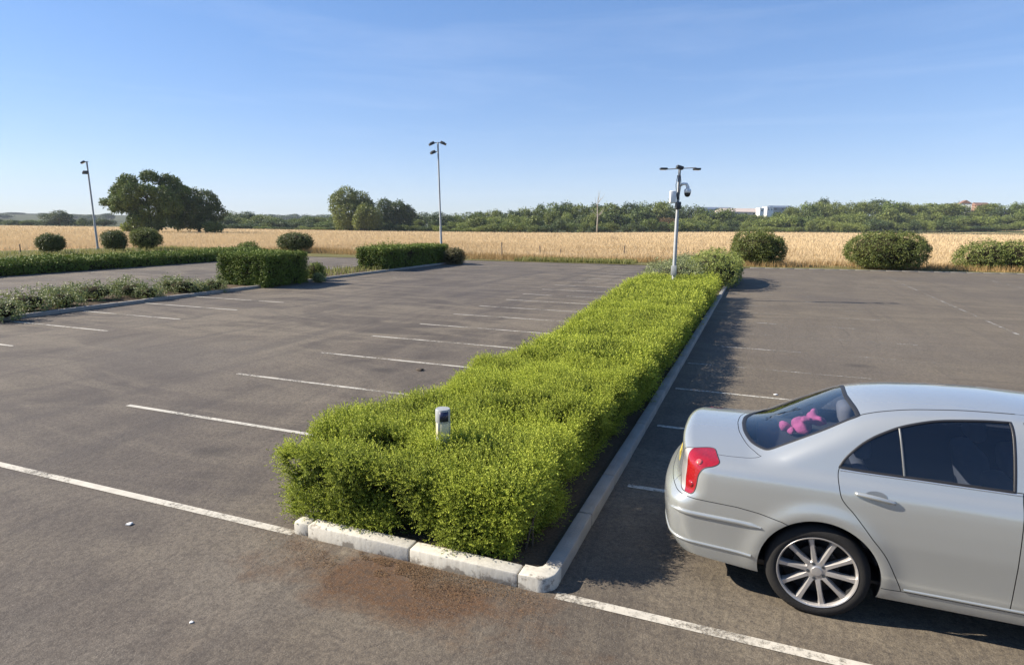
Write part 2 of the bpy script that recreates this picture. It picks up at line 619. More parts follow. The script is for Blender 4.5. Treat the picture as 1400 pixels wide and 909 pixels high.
def core_box(lo, hi, rad, parent, inset=.12, step=.12, seed=3, mat=None, hfun=None, shape=None):
    """the hedge's dense inside of twigs"""
    lo = np.array(lo, float) + [inset, inset, 0]; hi = np.array(hi, float) - inset
    rad = max(rad - inset, .04)
    V, F = [], []
    off = 0
    def grid(o, a, b, na, nb):
        nonlocal off
        s, t = np.meshgrid(np.linspace(0, 1, na + 1), np.linspace(0, 1, nb + 1), indexing='ij')
        P = o + s.reshape(-1, 1) * a + t.reshape(-1, 1) * b
        V.append(P)
        i = np.arange(na)[:, None] * (nb + 1) + np.arange(nb)[None]
        i = i.ravel() + off
        F.append(np.stack([i, i + nb + 1, i + nb + 2, i + 1], -1))
        off += len(P)
    d = hi - lo
    nx, ny, nz = [max(3, int(k / step)) for k in d]
    X, Y, Z = np.diag(d)
    grid(lo + Z, X, Y, nx, ny)
    grid(lo, Y, Z, ny, nz); grid(lo + X, Z, Y, nz, ny)
    grid(lo, Z, X, nz, nx); grid(lo + Y, X, Z, nx, nz)
    P = np.concatenate(V)
    Q = np.clip(P, lo + rad, hi - rad); Q[:, 2] = np.clip(P[:, 2], lo[2], hi[2] - rad)
    nn = P - Q; nn /= np.linalg.norm(nn, axis=1)[:, None] + 1e-9
    P = Q + nn * rad
    if hfun is not None:
        P[:, 2] += hfun(P) * np.clip((P[:, 2] - lo[2]) / d[2], 0, 1)
    P = P + nn * (vnoise(P, .15, seed) * .05)[:, None]
    if shape is not None:
        P = shape(P)
    return mesh_np('twigs', P, [np.concatenate(F)], mat or M_twig, parent, smooth=True)


def card(n=1, bend=.25):
    """one folded leaf-clump quad pair, unit size, facing z"""
    V = np.array([[-.5, -.35, -bend * .4], [0, -.5, 0], [.5, -.3, -bend * .4], [.45, .4, -bend * .5], [0, .5, 0], [-.45, .35, -bend * .3]])
    F = np.array([[0, 1, 4, 5], [1, 2, 3, 4]])
    return V, F, np.full(6, .5)


def leafcluster(k=7, seed=0, sz=.42):
    """a loose clump of k leaf faces within a unit ball"""
    r = np.random.default_rng(seed)
    V, F, T = [], [], []
    for i in range(k):
        c = r.normal(0, .33, 3)
        z = r.normal(0, 1, 3) + np.array([0, 0, .9]); z /= np.linalg.norm(z)
        x = np.cross(z, r.normal(0, 1, 3)); x /= np.linalg.norm(x)
        y = np.cross(z, x)
        l, w = sz * r.uniform(.7, 1.3), sz * .55 * r.uniform(.7, 1.3)
        n = len(V)
        V += [c - x * l / 2, c - y * w / 2 + z * .03, c + x * l / 2, c + y * w / 2 + z * .03]
        F.append((n, n + 1, n + 2, n + 3)); T += [.3 + .7 * r.random()] * 4
    return np.array(V), np.array(F), np.array(T)


SPRIGS = [sprig(7, .105, .022, .0125, d, s) for s, d in ((1, 0), (2, .15), (3, .3), (4, .05))]
SPRIGM = [sprig(4, .12, .036, .021, d, s) for s, d in ((5, 0), (6, .2), (7, .35))]
CLUST = [leafcluster(7, s) for s in range(5)]
CLUSTF = [leafcluster(5, s + 20, .62) for s in range(5)]


def leafy(name, mat, parent, P, nn, size, tmpls, spread=.5, tipk=(.0, 1.0), depth=0.0, tint=None):
    n = len(P)
    P = P - nn * (rng.uniform(0, 1, n) ** 1.5 * depth)[:, None]
    V, F, a, b = scatter(tmpls, P, quats(n, nn, spread), size * rng.uniform(.7, 1.3, n), rng.uniform(tipk[0], tipk[1], n), tint)
    return mesh_np(name, V, [F], mat, parent, attrs={'tint': a, 'tip': b})


# ------------------------------------------------------------------ light and air
SUN_EL, SUN_AZ = R_(33), R_(-105.5)          # azimuth from +Y towards +X
sd = np.array([math.sin(SUN_AZ) * math.cos(SUN_EL), math.cos(SUN_AZ) * math.cos(SUN_EL), math.sin(SUN_EL)])
sun = bpy.data.objects.new('sun', bpy.data.lights.new('sun', 'SUN'))
link(sun)
sun.data.energy = 5.0
sun.data.angle = R_(.5)
sun.data.color = (1.0, .91, .78)
sun.rotation_euler = Vector(-sd).to_track_quat('-Z', 'Y').to_euler()

world = bpy.data.worlds.new('World')
scene.world = world
world.use_nodes = True
nt = world.node_tree
bg = nt.nodes['Background']
sky = N(nt, 'ShaderNodeTexSky', sky_type='NISHITA', sun_disc=False)
sky.sun_elevation = SUN_EL
sky.sun_rotation = SUN_AZ
sky.air_density = 1.0
sky.dust_density = .15
sky.ozone_density = 1.6
vec = N(nt, 'ShaderNodeTexCoord').outputs['Generated']
ci = noise(nt, mapping(nt, vec, (1.2, 1.2, 11), rot=(.05, .03, 0)), 1.7, 7, .62, .5)
cl = N(nt, 'ShaderNodeMix', data_type='RGBA', blend_type='MIX')
sz = N(nt, 'ShaderNodeSeparateXYZ'); nt.links.new(vec, sz.inputs[0])
cf = mul(nt, ramp(nt, ci, .50, .80, 0, .10), ramp(nt, sz.outputs['Z'], .02, .15))
nt.links.new(cf, cl.inputs['Factor'])
hs = N(nt, 'ShaderNodeHueSaturation'); hs.inputs['Saturation'].default_value = 1.3
nt.links.new(sky.outputs[0], hs.inputs['Color'])
gm = N(nt, 'ShaderNodeGamma'); gm.inputs['Gamma'].default_value = .66
nt.links.new(mixm(nt, hs.outputs[0], (.147, .140, .168)), gm.inputs['Color'])
nt.links.new(mixm(nt, gm.outputs[0], (4.3, 5.15, 6.2)), cl.inputs['A'])
cl.inputs['B'].default_value = (7.5, 8.0, 9.0, 1)
nt.links.new(cl.outputs['Result'], bg.inputs['Color'])
bg.inputs['Strength'].default_value = .067
scene.view_settings.view_transform = 'Standard'
scene.view_settings.look = 'None'
scene.view_settings.gamma = 1
scene.view_settings.exposure = 1.17
scene.cycles.max_bounces = 8
scene.cycles.transparent_max_bounces = 12
scene.cycles.volume_bounces = 0

HAZE = True
if HAZE:
    hz = MB(); hz.box((-4500, -4500, -4), (4500, 4500, 260))
    mt = bpy.data.materials.new('haze_air'); mt.use_nodes = True
    nt = mt.node_tree
    nt.nodes.remove(nt.nodes['Principled BSDF'])
    pv = N(nt, 'ShaderNodeVolumePrincipled')
    pv.inputs['Color'].default_value = (.80, .88, 1.0, 1)
    pv.inputs['Density'].default_value = .00010
    pv.inputs['Anisotropy'].default_value = .0
    nt.links.new(pv.outputs[0], nt.nodes['Material Output'].inputs['Volume'])
    tag(hz.build('haze', mt), kind='stuff', label='thin pale blue summer haze over the distant fields')


# ------------------------------------------------------------------ land
def azd(x, y):
    return np.degrees(np.arctan2(x, y))


def terrain(x, y):
    x = np.asarray(x, float); y = np.asarray(y, float)
    r = np.hypot(x, y); a = azd(x, y)
    s = sstep(-19, 4, a) * (1 - sstep(60, 110, a))
    z = 1.15 * s * sstep(90, 380, r) + 15 * s * sstep(430, 700, r)
    P = np.stack([x, y, np.zeros_like(x)], -1).reshape(-1, 3)
    h = (vnoise(P, 700, 5) * .5 + .5).reshape(x.shape)
    z = z + (1 - s) * sstep(900, 2700, r) * (16 + 16 * h) + s * 22 * sstep(900, 2500, r)
    return z


def polar_sheet(name, az0, az1, na, rfun0, rfun1, nr, lift, mat, power=2.2):
    az = np.radians(np.linspace(az0, az1, na + 1))
    t = np.linspace(0, 1, nr + 1) ** power
    r0 = np.array([rfun0(math.degrees(a)) for a in az]); r1 = np.array([rfun1(math.degrees(a)) for a in az])
    Rr = r0[:, None] + (r1 - r0)[:, None] * t[None]
    X = Rr * np.sin(az)[:, None]; Y = Rr * np.cos(az)[:, None]
    V = np.stack([X, Y, terrain(X, Y) + lift], -1).reshape(-1, 3)
    i = (np.arange(na)[:, None] * (nr + 1) + np.arange(nr)[None]).ravel()
    F = np.stack([i, i + nr + 1, i + nr + 2, i + 1], -1)[:, ::-1]
    return mesh_np(name, V, [F], mat, smooth=True)


tag(polar_sheet('ground', -180, 180, 240, lambda a: .001, lambda a: 4300, 90, -.03, M_land, 3.0), kind='structure')

# px column of a compass bearing and back (level line of sight)
def px_az(px):
    d = ray(px, 312)
    return math.degrees(math.atan2(d[0], d[1]))


EDGE_PX = [(-250, 520), (0, 440), (140, 420), (330, 340), (520, 300), (700, 296), (1030, 385), (1400, 395), (1650, 400)]
EDGE_AZ = [(px_az(p), e) for p, e in EDGE_PX]


def edge_depth(px):
    return float(np.interp(px, [p for p, _ in EDGE_PX], [e for _, e in EDGE_PX]))


def edge_r(az):
    # EDGE holds depth along the view axis
    d = float(np.interp(az, [a for a, _ in EDGE_AZ], [e for _, e in EDGE_AZ]))
    return d / max(.35, math.cos(R_(az) + YAW)) * math.cos(0)


NEAR_POLY = [(-66, -40), (-64, 20), (-62, 46), (-45, 52), (-20, 48.5), (0, 50), (20, 52), (60, 56), (160, 66)]


def near_r(az):
    """where a bearing first meets the field's near edge"""
    dx, dy = math.sin(R_(az)), math.cos(R_(az))
    best = 400
    for (x0, y0), (x1, y1) in zip(NEAR_POLY[:-1], NEAR_POLY[1:]):
        ex, ey = x1 - x0, y1 - y0
        det = dx * (-ey) + dy * ex
        if abs(det) < 1e-9: continue
        t = (x0 * (-ey) + y0 * ex) / det
        u = (dx * y0 - dy * x0) / det
        if t > 0 and -1e-6 <= u <= 1 + 1e-6: best = min(best, t)
    return best


tag(polar_sheet('wheat_field', -96, 62, 160, near_r, edge_r, 60, .0, M_field, 2.0), kind='structure')


def flat(name, poly, z, mat):
    V = [(x, y, z) for x, y in poly]
    o = mesh_np(name, V, [np.arange(len(V))[None]], mat)
    return tag(o, kind='structure')


def island_x(y, x10=-18.25):     # the left-hand rows run slightly off square
    return x10 - (y - 10) * .052


FAR_EDGE = [(-40, 40.2), (-32, 41.3), (-17, 43.3), (0, 44.6), (15.6, 47.2), (45, 52)]
flat('car_park_surface', [(-60, -30), (45, -30), (45, 52), (15.6, 47.2), (0, 44.6), (-17, 43.3), (-32, 41.3), (-60, 38)], .012, M_asphalt)
flat('verge', [(-66, -30), (-35.2 + 1.9, -30), (-33.2, 14), (-36.4, 36.5), (-37.5, 40.8), (-32, 41.5), (-17, 43.5), (0, 44.8), (15.6, 47.4), (60, 54.8), (60, 56.3), (20, 52.3), (0, 50.3), (-20, 48.8), (-45, 52.3), (-62, 46.3)], .024, M_verge)

# ------------------------------------------------------------------ painted lines
SP, Y0 = 2.064, 3.8187


def lines(name, segs, mat, z=.017):
    V, F = [], []
    for (x0, y0, x1, y1, w) in segs:
        d = np.array([x1 - x0, y1 - y0]); d = d / np.linalg.norm(d)
        nrm = np.array([-d[1], d[0]]) * w / 2
        n = len(V)
        V += [(x0 - nrm[0], y0 - nrm[1], z), (x1 - nrm[0], y1 - nrm[1], z), (x1 + nrm[0], y1 + nrm[1], z), (x0 + nrm[0], y0 + nrm[1], z)]
        F.append((n, n + 1, n + 2, n + 3))
    return tag(mesh_np(name, V, [np.array(F)], mat), kind='structure')


lines('front_bay_line', [(-9.2, Y0, -3.44, Y0, .085), (-1.12, Y0 - .01, 3.4, Y0 - .01, .085)], M_paint_front)
lines('bay_lines', [(-8.1 + random.uniform(-.15, .1), Y0 + SP * i, -3.3, Y0 + SP * i, .075) for i in range(1, 18)] +
      [(-1.0, Y0 + SP * i, .75 if i < 5 else 1.6, Y0 + SP * i, .075) for i in (1, 2, 3)] +
      [(island_x(Y0 + SP * i) + .1, Y0 + SP * i, -14.2 - .05 * i, Y0 + SP * i, .075) for i in range(0, 7)], M_paint)
lines('faded_bay_lines', [(-1.0 if i > 3 else .75, Y0 + SP * i, 3.7, Y0 + SP * i, .075) for i in range(1, 19)] +
      [(island_x(Y0 + SP * i) + .1, Y0 + SP * i, -15.0 - .05 * i, Y0 + SP * i, .075) for i in range(7, 18)] +
      [(-33.0 - .06 * SP * i, Y0 + SP * i, -28.6, Y0 + SP * i, .075) for i in range(2, 18)] +
      [(6.1, 8, 7.25, 40, .085), (11.3, 14, 12.2, 43, .085)], M_paint_faint)

# ------------------------------------------------------------------ kerbs and beds
KX0, KX1, KY = -3.45, -1.14, 3.80
KH, KT = .125, .125


def kerb_run(mb, p0, p1, step, t=KT, h=KH, side=1):
    p0 = np.array(p0, float); p1 = np.array(p1, float)
    L = np.linalg.norm(p1 - p0); d = (p1 - p0) / L; nrm = np.array([-d[1], d[0]]) * side
    n = max(1, round(L / step)); s = L / n
    for i in range(n):
        a = p0 + d * (i * s + .004); b = p0 + d * ((i + 1) * s - .004)
        ang = math.atan2(d[1], d[0])
        M = Matrix.Translation((a[0], a[1], 0)) @ Matrix.Rotation(ang + random.uniform(-.004, .004), 4, 'Z')
        hh = h + random.uniform(-.006, .006)
        y0, y1 = (0, t) if side > 0 else (-t, 0)
        mb.box((0, y0, -.05), (np.linalg.norm(b - a), y1, hh), .014, M)


kb = MB()
# left end stone, two long painted blocks, and the rounded corner block
kb.box((KX0, KY + .02, -.05), (KX0 + .16, KY + .155, KH - .004), .03)
kb.box((KX0 + .168, KY, -.05), (-2.315, KY + .135, KH + .002), .016)
kb.box((-2.307, KY - .006, -.05), (-1.412, KY + .13, KH - .002), .016)
kb.build('white_kerb', M_kerbwhite, angle=40)
cq = MB()
arc = [(-1.404, KY - .004), (-1.26, KY - .004)] + [(-1.27 + .13 * math.sin(t), KY + .126 - .13 * math.cos(t)) for t in np.linspace(.15, 1.57, 8)] + [(-1.14, KY + .20), (-1.265, KY + .20), (-1.275, KY + .165), (-1.31, KY + .14), (-1.404, KY + .135)]
zs = [(-.05, 0), (KH - .012, 0), (KH - .003, .006), (KH, .015)]
arcp = np.array(arc); ctr = arcp.mean(0)
V = []; n = len(arc)
for z, inn in zs:
    dv = ctr - arcp; dv /= np.linalg.norm(dv, axis=1)[:, None]
    V += [(x, y, z) for x, y in arcp + dv * inn]
Fq = []
for k in range(len(zs) - 1):
    Fq += [(k * n + i, k * n + (i + 1) % n, (k + 1) * n + (i + 1) % n, (k + 1) * n + i) for i in range(n)]
Fq.append(tuple((len(zs) - 1) * n + i for i in range(n)))
cq.add(V, Fq)
cq.build('corner_kerb', M_kerbwhite, angle=40)
for nm in ('white_kerb', 'corner_kerb'):
    tag(bpy.data.objects[nm], kind='structure')
kb = MB()
kerb_run(kb, (KX1, KY + .205), (KX1 + .35, 41.2), .915, side=1)
kerb_run(kb, (KX0, KY + .16), (KX0 - .55, 41.2), .915, side=-1)
tag(kb.build('island_kerb', M_concrete, angle=40), kind='structure')
flat('planting_bed', [(KX0 + .10, KY + .1), (KX1 - .1, KY + .1), (KX1 + .25, 41.2), (KX0 - .45, 41.2)], .075, M_soil)
kb = MB()
for ya, yb in ((5.0, 41.0),):
    kerb_run(kb, (island_x(ya), ya), (island_x(yb), yb), .915, side=1)
    kerb_run(kb, (island_x(ya) - 3.2, ya), (island_x(yb) - 3.4, yb), .915, side=-1)
tag(kb.build('far_island_kerb', M_concrete, angle=40), kind='structure')
flat('far_planting_bed', [(island_x(5) - .1, 5), (island_x(41) - .1, 41), (island_x(41) - 3.3, 41), (island_x(5) - 3.1, 5)], .09, M_soil)
kb = MB()
for (xa, ya), (xb, yb) in zip(FAR_EDGE[3:-1], FAR_EDGE[4:]):
    kerb_run(kb, (xa, ya), (xb, yb), .915, t=.1, h=.06, side=1)
tag(kb.build('edge_kerb', M_concrete, angle=40), kind='structure')

# ------------------------------------------------------------------ main hedge
HLO, HHI = (-3.54, 3.92, .07), (-1.19, 24.6, .715)


def hedge_h(P):
    h = vnoise(P * [.5, 1, 0], 1.3, 11) * .095 + vnoise(P * [1, 1.3, 0], .5, 12) * .045
    h = h - .03 * sstep(.0, .9, np.abs(np.sin((P[:, 1] - 4.2) * math.pi / 2.35)) < .12)
    return h


def hedge_plan(P):
    """the hedge is not a straight box: its first bush spreads, its flanks wander"""
    P = P.copy(); y = P[:, 1]
    xl = np.interp(y, [3.8, 4.6, 5.45, 5.75, 6.0, 6.6, 7.6, 8.7, 10, 12, 17.7, 22, 25], [-3.68, -3.74, -3.84, -3.45, -3.20, -3.30, -3.46, -3.26, -3.32, -3.36, -3.72, -3.88, -3.9])
    xr = np.interp(y, [3.8, 5.2, 6.5, 8.0, 11.8, 16, 25], [-1.40, -1.42, -1.36, -1.26, -1.20, -1.15, -1.06])
    u = (P[:, 0] - HLO[0]) / (HHI[0] - HLO[0])
    P[:, 0] = xl + u * (xr - xl)
    return P


def main_hedge():
    root = empty('hedge', (-2.5, 4, 0))
    tag(root, 'long low bright green clipped hedge beside the silver car', 'hedge')
    parts = []
    def layer(n, lo, hi, rad, tm, size, spread, depth, keep, y0, y1, tips, faces='tlrf', old_shade=0.0):
        l = np.array(lo, float); h = np.array(hi, float)
        l[1] = max(l[1], y0); h[1] = min(h[1], y1)
        fc = faces if y0 < 4 else faces.replace('f', '')
        P, nn = rbox_samples(l, h, rad, n, fc)
        # undo end rounding where this is only a stretch of the hedge
        top = np.clip((P[:, 2] - lo[2]) / (hi[2] - lo[2]), 0, 1)
        lump = vnoise(P * [.7, 1, 1], .42, 21) * .080 + vnoise(P, .20, 22) * .070
        # sides swell and tuck in
        lump = lump + (1 - np.abs(nn[:, 2])) * (vnoise(P, .8, 23) * .09 - np.where(nn[:, 0] > .5, .17, .04) * (1 - top) ** 1.3)
        hol = vnoise(P, .26, 24) + .5 * vnoise(P, .11, 25) + .5 * vnoise(P, .20, 22)
        kp = hol > (-.52 + keep + .35 * (1 - np.abs(nn[:, 2])) * (top < .85))
        P = P + nn * lump[:, None]
        P[:, 2] += hedge_h(P) * top
        P = hedge_plan(P)
        P, nn, top = P[kp], nn[kp], top[kp]
        n = len(P)
        dirs = nn + np.array([0, 0, .55]) * (1 - np.abs(nn[:, 2:3]))
        P = P - nn * (rng.uniform(0, 1, n) ** 1.3 * depth)[:, None] - nn * .03
        tint = np.clip(.5 - old_shade + .45 * vnoise(P, .5, 31) + rng.normal(0, .12, n), 0, 1)  # inner leaves are older; their darker tint also paints shade into the gaps
        parts.append(scatter(tm, P, quats(n, dirs, spread), size * rng.uniform(.7, 1.35, n), rng.uniform(0, tips, n) * (.35 + .65 * top), tint))
    layer(46000, HLO, HHI, .16, SPRIGS, .95, .45, .06, -.05, 3.5, 8.5, 1.0)
    layer(15000, np.array(HLO) + [.08, .08, 0], np.array(HHI) - .08, .14, SPRIGS, 1.1, .7, .08, -.6, 3.5, 8.5, .0, old_shade=.55)
    layer(26000, HLO, HHI, .16, SPRIGM, .88, .45, .06, 0.0, 8.3, 15.5, 1.0)
    layer(9000, np.array(HLO) + [.09, .0, 0], np.array(HHI) - .09, .14, SPRIGM, 1.1, .7, .08, -.5, 8.3, 15.5, .0, old_shade=.55)
    layer(15000, HLO, HHI, .16, SPRIGM, 1.25, .42, .06, 0.0, 15.3, 24.8, 1.0)
    layer(4000, np.array(HLO) + [.09, .0, 0], np.array(HHI) - .09, .14, SPRIGM, 1.6, .7, .08, -.5, 15.3, 24.8, .0, old_shade=.55)
    V, F, a, b = join(parts)
    mesh_np('foliage', V - [-2.5, 4, 0], [F], L_hedge, root, attrs={'tint': a, 'tip': b})
    core = core_box(np.array(HLO) + [.10, .12, 0], np.array(HHI) - [.10, .1, .06], .2, root, .10, .11, 3, hfun=hedge_h, shape=lambda P: hedge_plan(P) - np.stack([.30 * np.clip((P[:, 0] + 2.3), 0, 1) * (1 - np.clip(P[:, 2] / .7, 0, 1)), 0 * P[:, 0], 0 * P[:, 0]], -1))
    core.location = (2.5, -4, 0)
    # bare stems showing low on the kerb side
    for k in range(26):
        mb = MB()
        b0 = np.array([random.uniform(-1.75, -1.45), random.uniform(4.2, 9.5), .07]) - [-2.5, 4, 0]; a = np.array([random.uniform(-.15, .15), random.uniform(-.25, .1), random.uniform(.3, .5)])
        mb.tube([b0, b0 + a * .5 + [0, 0, .05], b0 + a], [.011, .008, .004], 5, False)
        mb.build('stem', M_barkd, root)


main_hedge()


def litter():
    """dead leaves swept against the white kerb and along the bed"""
    n = 15000
    P = np.zeros((n, 3))
    P[:, 0] = rng.normal(-2.3, .55, n); P[:, 1] = 3.78 - np.abs(rng.normal(0, .20, n)); P[:, 2] = .016 + rng.uniform(0, .012, n)
    k = vnoise(P, .22, 41) + .5 * vnoise(P, .07, 42) > -.28 + 1.1 * (3.78 - P[:, 1])
    P = P[k]
    n2 = 2600
    Q = np.zeros((n2, 3)); Q[:, 0] = KX1 - .16 - np.abs(rng.normal(0, .13, n2)); Q[:, 1] = rng.uniform(4.0, 14, n2); Q[:, 2] = .083 + rng.uniform(0, .01, n2)
    P = np.concatenate([P, Q]); n = len(P)
    V0 = np.array([[-.5, 0, 0], [0, -.22, .06], [.5, 0, .1], [0, .22, .06]]); F0 = np.array([[0, 1, 2, 3]])
    V, F, a, b = scatter([(V0, F0, np.full(4, .5))], P, quats(n, np.tile([0, 0, 1.0], (n, 1)), .35), rng.uniform(.004, .013, n), rng.uniform(0, 1, n))
    tag(mesh_np('leaf_litter', V, [F], L_litter, attrs={'tint': a, 'tip': b}), 'brown dead leaf litter strewn in front of the white kerb', 'leaf litter', kind='stuff')


litter()

# ------------------------------------------------------------------ shrubs and hedges further off
def box_hedge(loc, rz, size, label, mat, nleaf, lsz, sprouts=0):
    root = empty('hedge', (loc[0], loc[1], 0), rz)
    tag(root, label, 'hedge')
    lo = (-size[0] / 2, -size[1] / 2, .05); hi = (size[0] / 2, size[1] / 2, size[2])
    P, nn = rbox_samples(lo, hi, .14, nleaf)
    P = P + nn * (vnoise(P + loc[0], .6, 51) * .06 + vnoise(P, .22, 52) * .04)[:, None]
    kp = vnoise(P, .3, 53) + rng.normal(0, .25, len(P)) > -.6
    P, nn = P[kp], nn[kp]
    pa = [scatter(CLUST, P - nn * .05, quats(len(P), nn, .5), lsz * rng.uniform(.7, 1.3, len(P)), rng.uniform(0, 1, len(P)) * (.05 + .95 * (nn[:, 2] > .5)))]  # pale tips kept to the top; sides left darker to paint their shade
    if sprouts:
        S = np.stack([rng.normal(-size[0] * .1, size[0] * .25, sprouts), rng.normal(-size[1] * .25, size[1] * .12, sprouts), size[2] + np.abs(rng.normal(0, .13, sprouts))], -1)
        pa.append(scatter(CLUST, S, quats(sprouts, np.tile([0, 0, 1.0], (sprouts, 1)), .5), lsz * rng.uniform(.6, 1.1, sprouts), rng.uniform(0, 1, sprouts)))
    V, F, a, b = join(pa)
    mesh_np('foliage', V, [F], mat, root, attrs={'tint': a, 'tip': b})
    core_box(lo, hi, .2, root, .13, .25, 5)
    return root


box_hedge((-19.75, 20.95), R_(4), (2.5, 2.8, 1.38), 'square clipped hedge block at the end of the low shrub row', L_box, 5200, .15)
box_hedge((-20.75, 34.6), R_(3), (1.8, 9.0, 1.30), 'long clipped hedge block at the foot of the middle floodlight pole', L_box, 6500, .19, 160)


def far_left_hedge():
    y0, y1 = 4.0, 37.0
    root = empty('hedge', (-34.6, 20, 0), R_(6.0))
    tag(root, 'long low hedge along the far left side of the car park', 'hedge')
    lo = (-1.3, -21, .02); hi = (1.1, 17.5, .64)
    P, nn = rbox_samples(lo, hi, .25, 14000)
    P = P + nn * (vnoise(P, 1.6, 61) * .14 + vnoise(P, .5, 62) * .08)[:, None]
    V, F, a, b = scatter(CLUST, P - nn * .06, quats(len(P), nn, .5), .25 * rng.uniform(.7, 1.3, len(P)), rng.uniform(0, 1, len(P)) * (.0 + 1. * (nn[:, 2] > .5)))  # no pale tips on the flanks, so their shade is in the colour
    mesh_np('foliage', V, [F], L_box, root, attrs={'tint': a, 'tip': b})
    core_box(lo, hi, .25, root, .16, .4, 6)


far_left_hedge()


def shrub(name, xy, r, zc, label, cat, mat, n, lsz, trunk=.0, group=None, seed=0, power=2.6, lump=.10, tm=None, rz=0, tips=1.0):
    """rounded bush: r = (rx, ry, rz) half sizes, zc = centre height"""
    root = empty(name, (xy[0], xy[1], 0), rz)
    tag(root, label, cat, group)
    P, nn = ell_samples((0, 0, zc), r, n, -.95, power)
    q = min(r)
    P = P + nn * (vnoise(P + seed * 7.3, q * .7, 71) * lump * q * 1.3 + vnoise(P + seed, q * .25, 72) * lump * q * .8)[:, None]
    kp = vnoise(P + seed * 3.1, q * .3, 73) + rng.normal(0, .3, len(P)) > -.55
    P, nn = P[kp], nn[kp]
    P[:, 2] = np.maximum(P[:, 2], .06)
    V, F, a, b = scatter(tm or CLUST, P - nn * (rng.uniform(0, .12, len(P)) * q)[:, None], quats(len(P), nn, .5), lsz * rng.uniform(.7, 1.3, len(P)), rng.uniform(0, tips, len(P)))
    mesh_np('foliage', V, [F], mat, root, attrs={'tint': a, 'tip': b})
    C2, n2 = ell_samples((0, 0, 0), (1, 1, 1), 10, -2)
    u, v = np.meshgrid(np.linspace(0, 2 * math.pi, 20, endpoint=False), np.linspace(-1.45, 1.57, 10))
    D = np.stack([np.cos(v) * np.cos(u), np.cos(v) * np.sin(u), np.sin(v)], -1).reshape(-1, 3)
    k = (np.abs(D) ** power).sum(1) ** (1 / power)
    W = D / k[:, None] * np.array(r) * (.80 if lump < .3 else .62) + [0, 0, zc]
    W = W + D * (vnoise(W, q * .5, 74) * .08 * q)[:, None]
    W[:, 2] = np.maximum(W[:, 2], .03)
    i = (np.arange(9)[:, None] * 20 + np.arange(20)[None]); j = (np.arange(9)[:, None] * 20 + (np.arange(20)[None] + 1) % 20)
    F = np.stack([i, j, j + 20, i + 20], -1).reshape(-1, 4)
    mesh_np('twigs', W, [F], M_twig, root, smooth=True)
    if trunk:
        mb = MB(); mb.tube([(0, 0, -.05), (.02, .01, zc * .5), (0, 0, zc)], [trunk, trunk * .8, trunk * .5], 8)
        mb.build('trunk', M_barkd, root, smooth=True)
    return root


# lavender-like shrubs on the left island: px centre, px bottom, px width, px height
LAV = [(2, 438, 38, 30, 'grey-green low shrub cut by the left picture edge at the near end of its row', 0),
       (36, 428, 50, 32, 'broad grey-green shrub second from the near end of the row', 0),
       (80, 411, 28, 18, 'small round grey-green shrub at the back of the row', 1),
       (84, 421, 44, 26, 'sprawling grey-green shrub with dry yellow tips above bare soil', 0),
       (128, 412, 52, 28, 'large grey-green shrub in the middle of the row', 0),
       (166, 405, 30, 24, 'grey-green shrub pressed against the right flank of the large middle one', 1),
       (186, 407, 40, 26, 'leafy grey-green shrub with the tallest pale top', 0),
       (206, 409, 26, 20, 'small grey-green shrub beside the bare gap in the row', 0),
       (236, 401, 24, 22, 'pale grey-green shrub just past the bare gap', 1),
       (252, 401, 38, 22, 'dark grey-green shrub just past the bare gap in the row', 0),
       (277, 400, 14, 12, 'tiny grey-green tuft near the square hedge block', 0),
       (296, 398, 24, 18, 'rounded grey-green shrub at the foot of the square hedge block', 0)]
for k, (px, pb, w, h, lab, back) in enumerate(LAV):
    g = gnd(px, pb, .09)
    dep = float((g - np.array([0, 0, CH])) @ CF)
    g = g + np.array([-.35, .25, 0]) * (1 + back)
    rx = w / 2 * dep / FPX * 1.30; rz = h * dep / FPX * .5
    sh = shrub('low_shrub', g[:2], (rx, rx * .9, rz * .95), rz * .85 + .06, lab, 'shrub', L_lav, int(1100 * max(.4, rx)), .14, group='low grey-green shrubs on the left island', seed=k, power=2.2, lump=.5, tm=SPRIGM + CLUST[:2])

g = gnd(432, 384)
shrub('shrub', g[:2], (.42, .42, .42), .42, 'small dark round shrub just behind the square hedge block', 'shrub', L_box, 500, .12, seed=2)
g = gnd(424, 386); shrub('shrub', (g[0] + .5, g[1]), (.25, .25, .2), .2, 'tiny grey shrub at the back corner of the square hedge block', 'shrub', L_lav, 220, .11, seed=5)
g = gnd(616, 362); shrub('shrub', (g[0] + .1, g[1] + .4), (.66, .70, .56), .54, 'rounded brownish bush at the far end of the clipped hedge block', 'shrub', L_brown, 700, .17, seed=6)
g = gnd(340, 350); shrub('shrub', g[:2], (.75, .7, .55), .5, 'small loose shrub closing the far end of the low left hedge', 'shrub', L_box, 700, .24, seed=8, lump=.3)

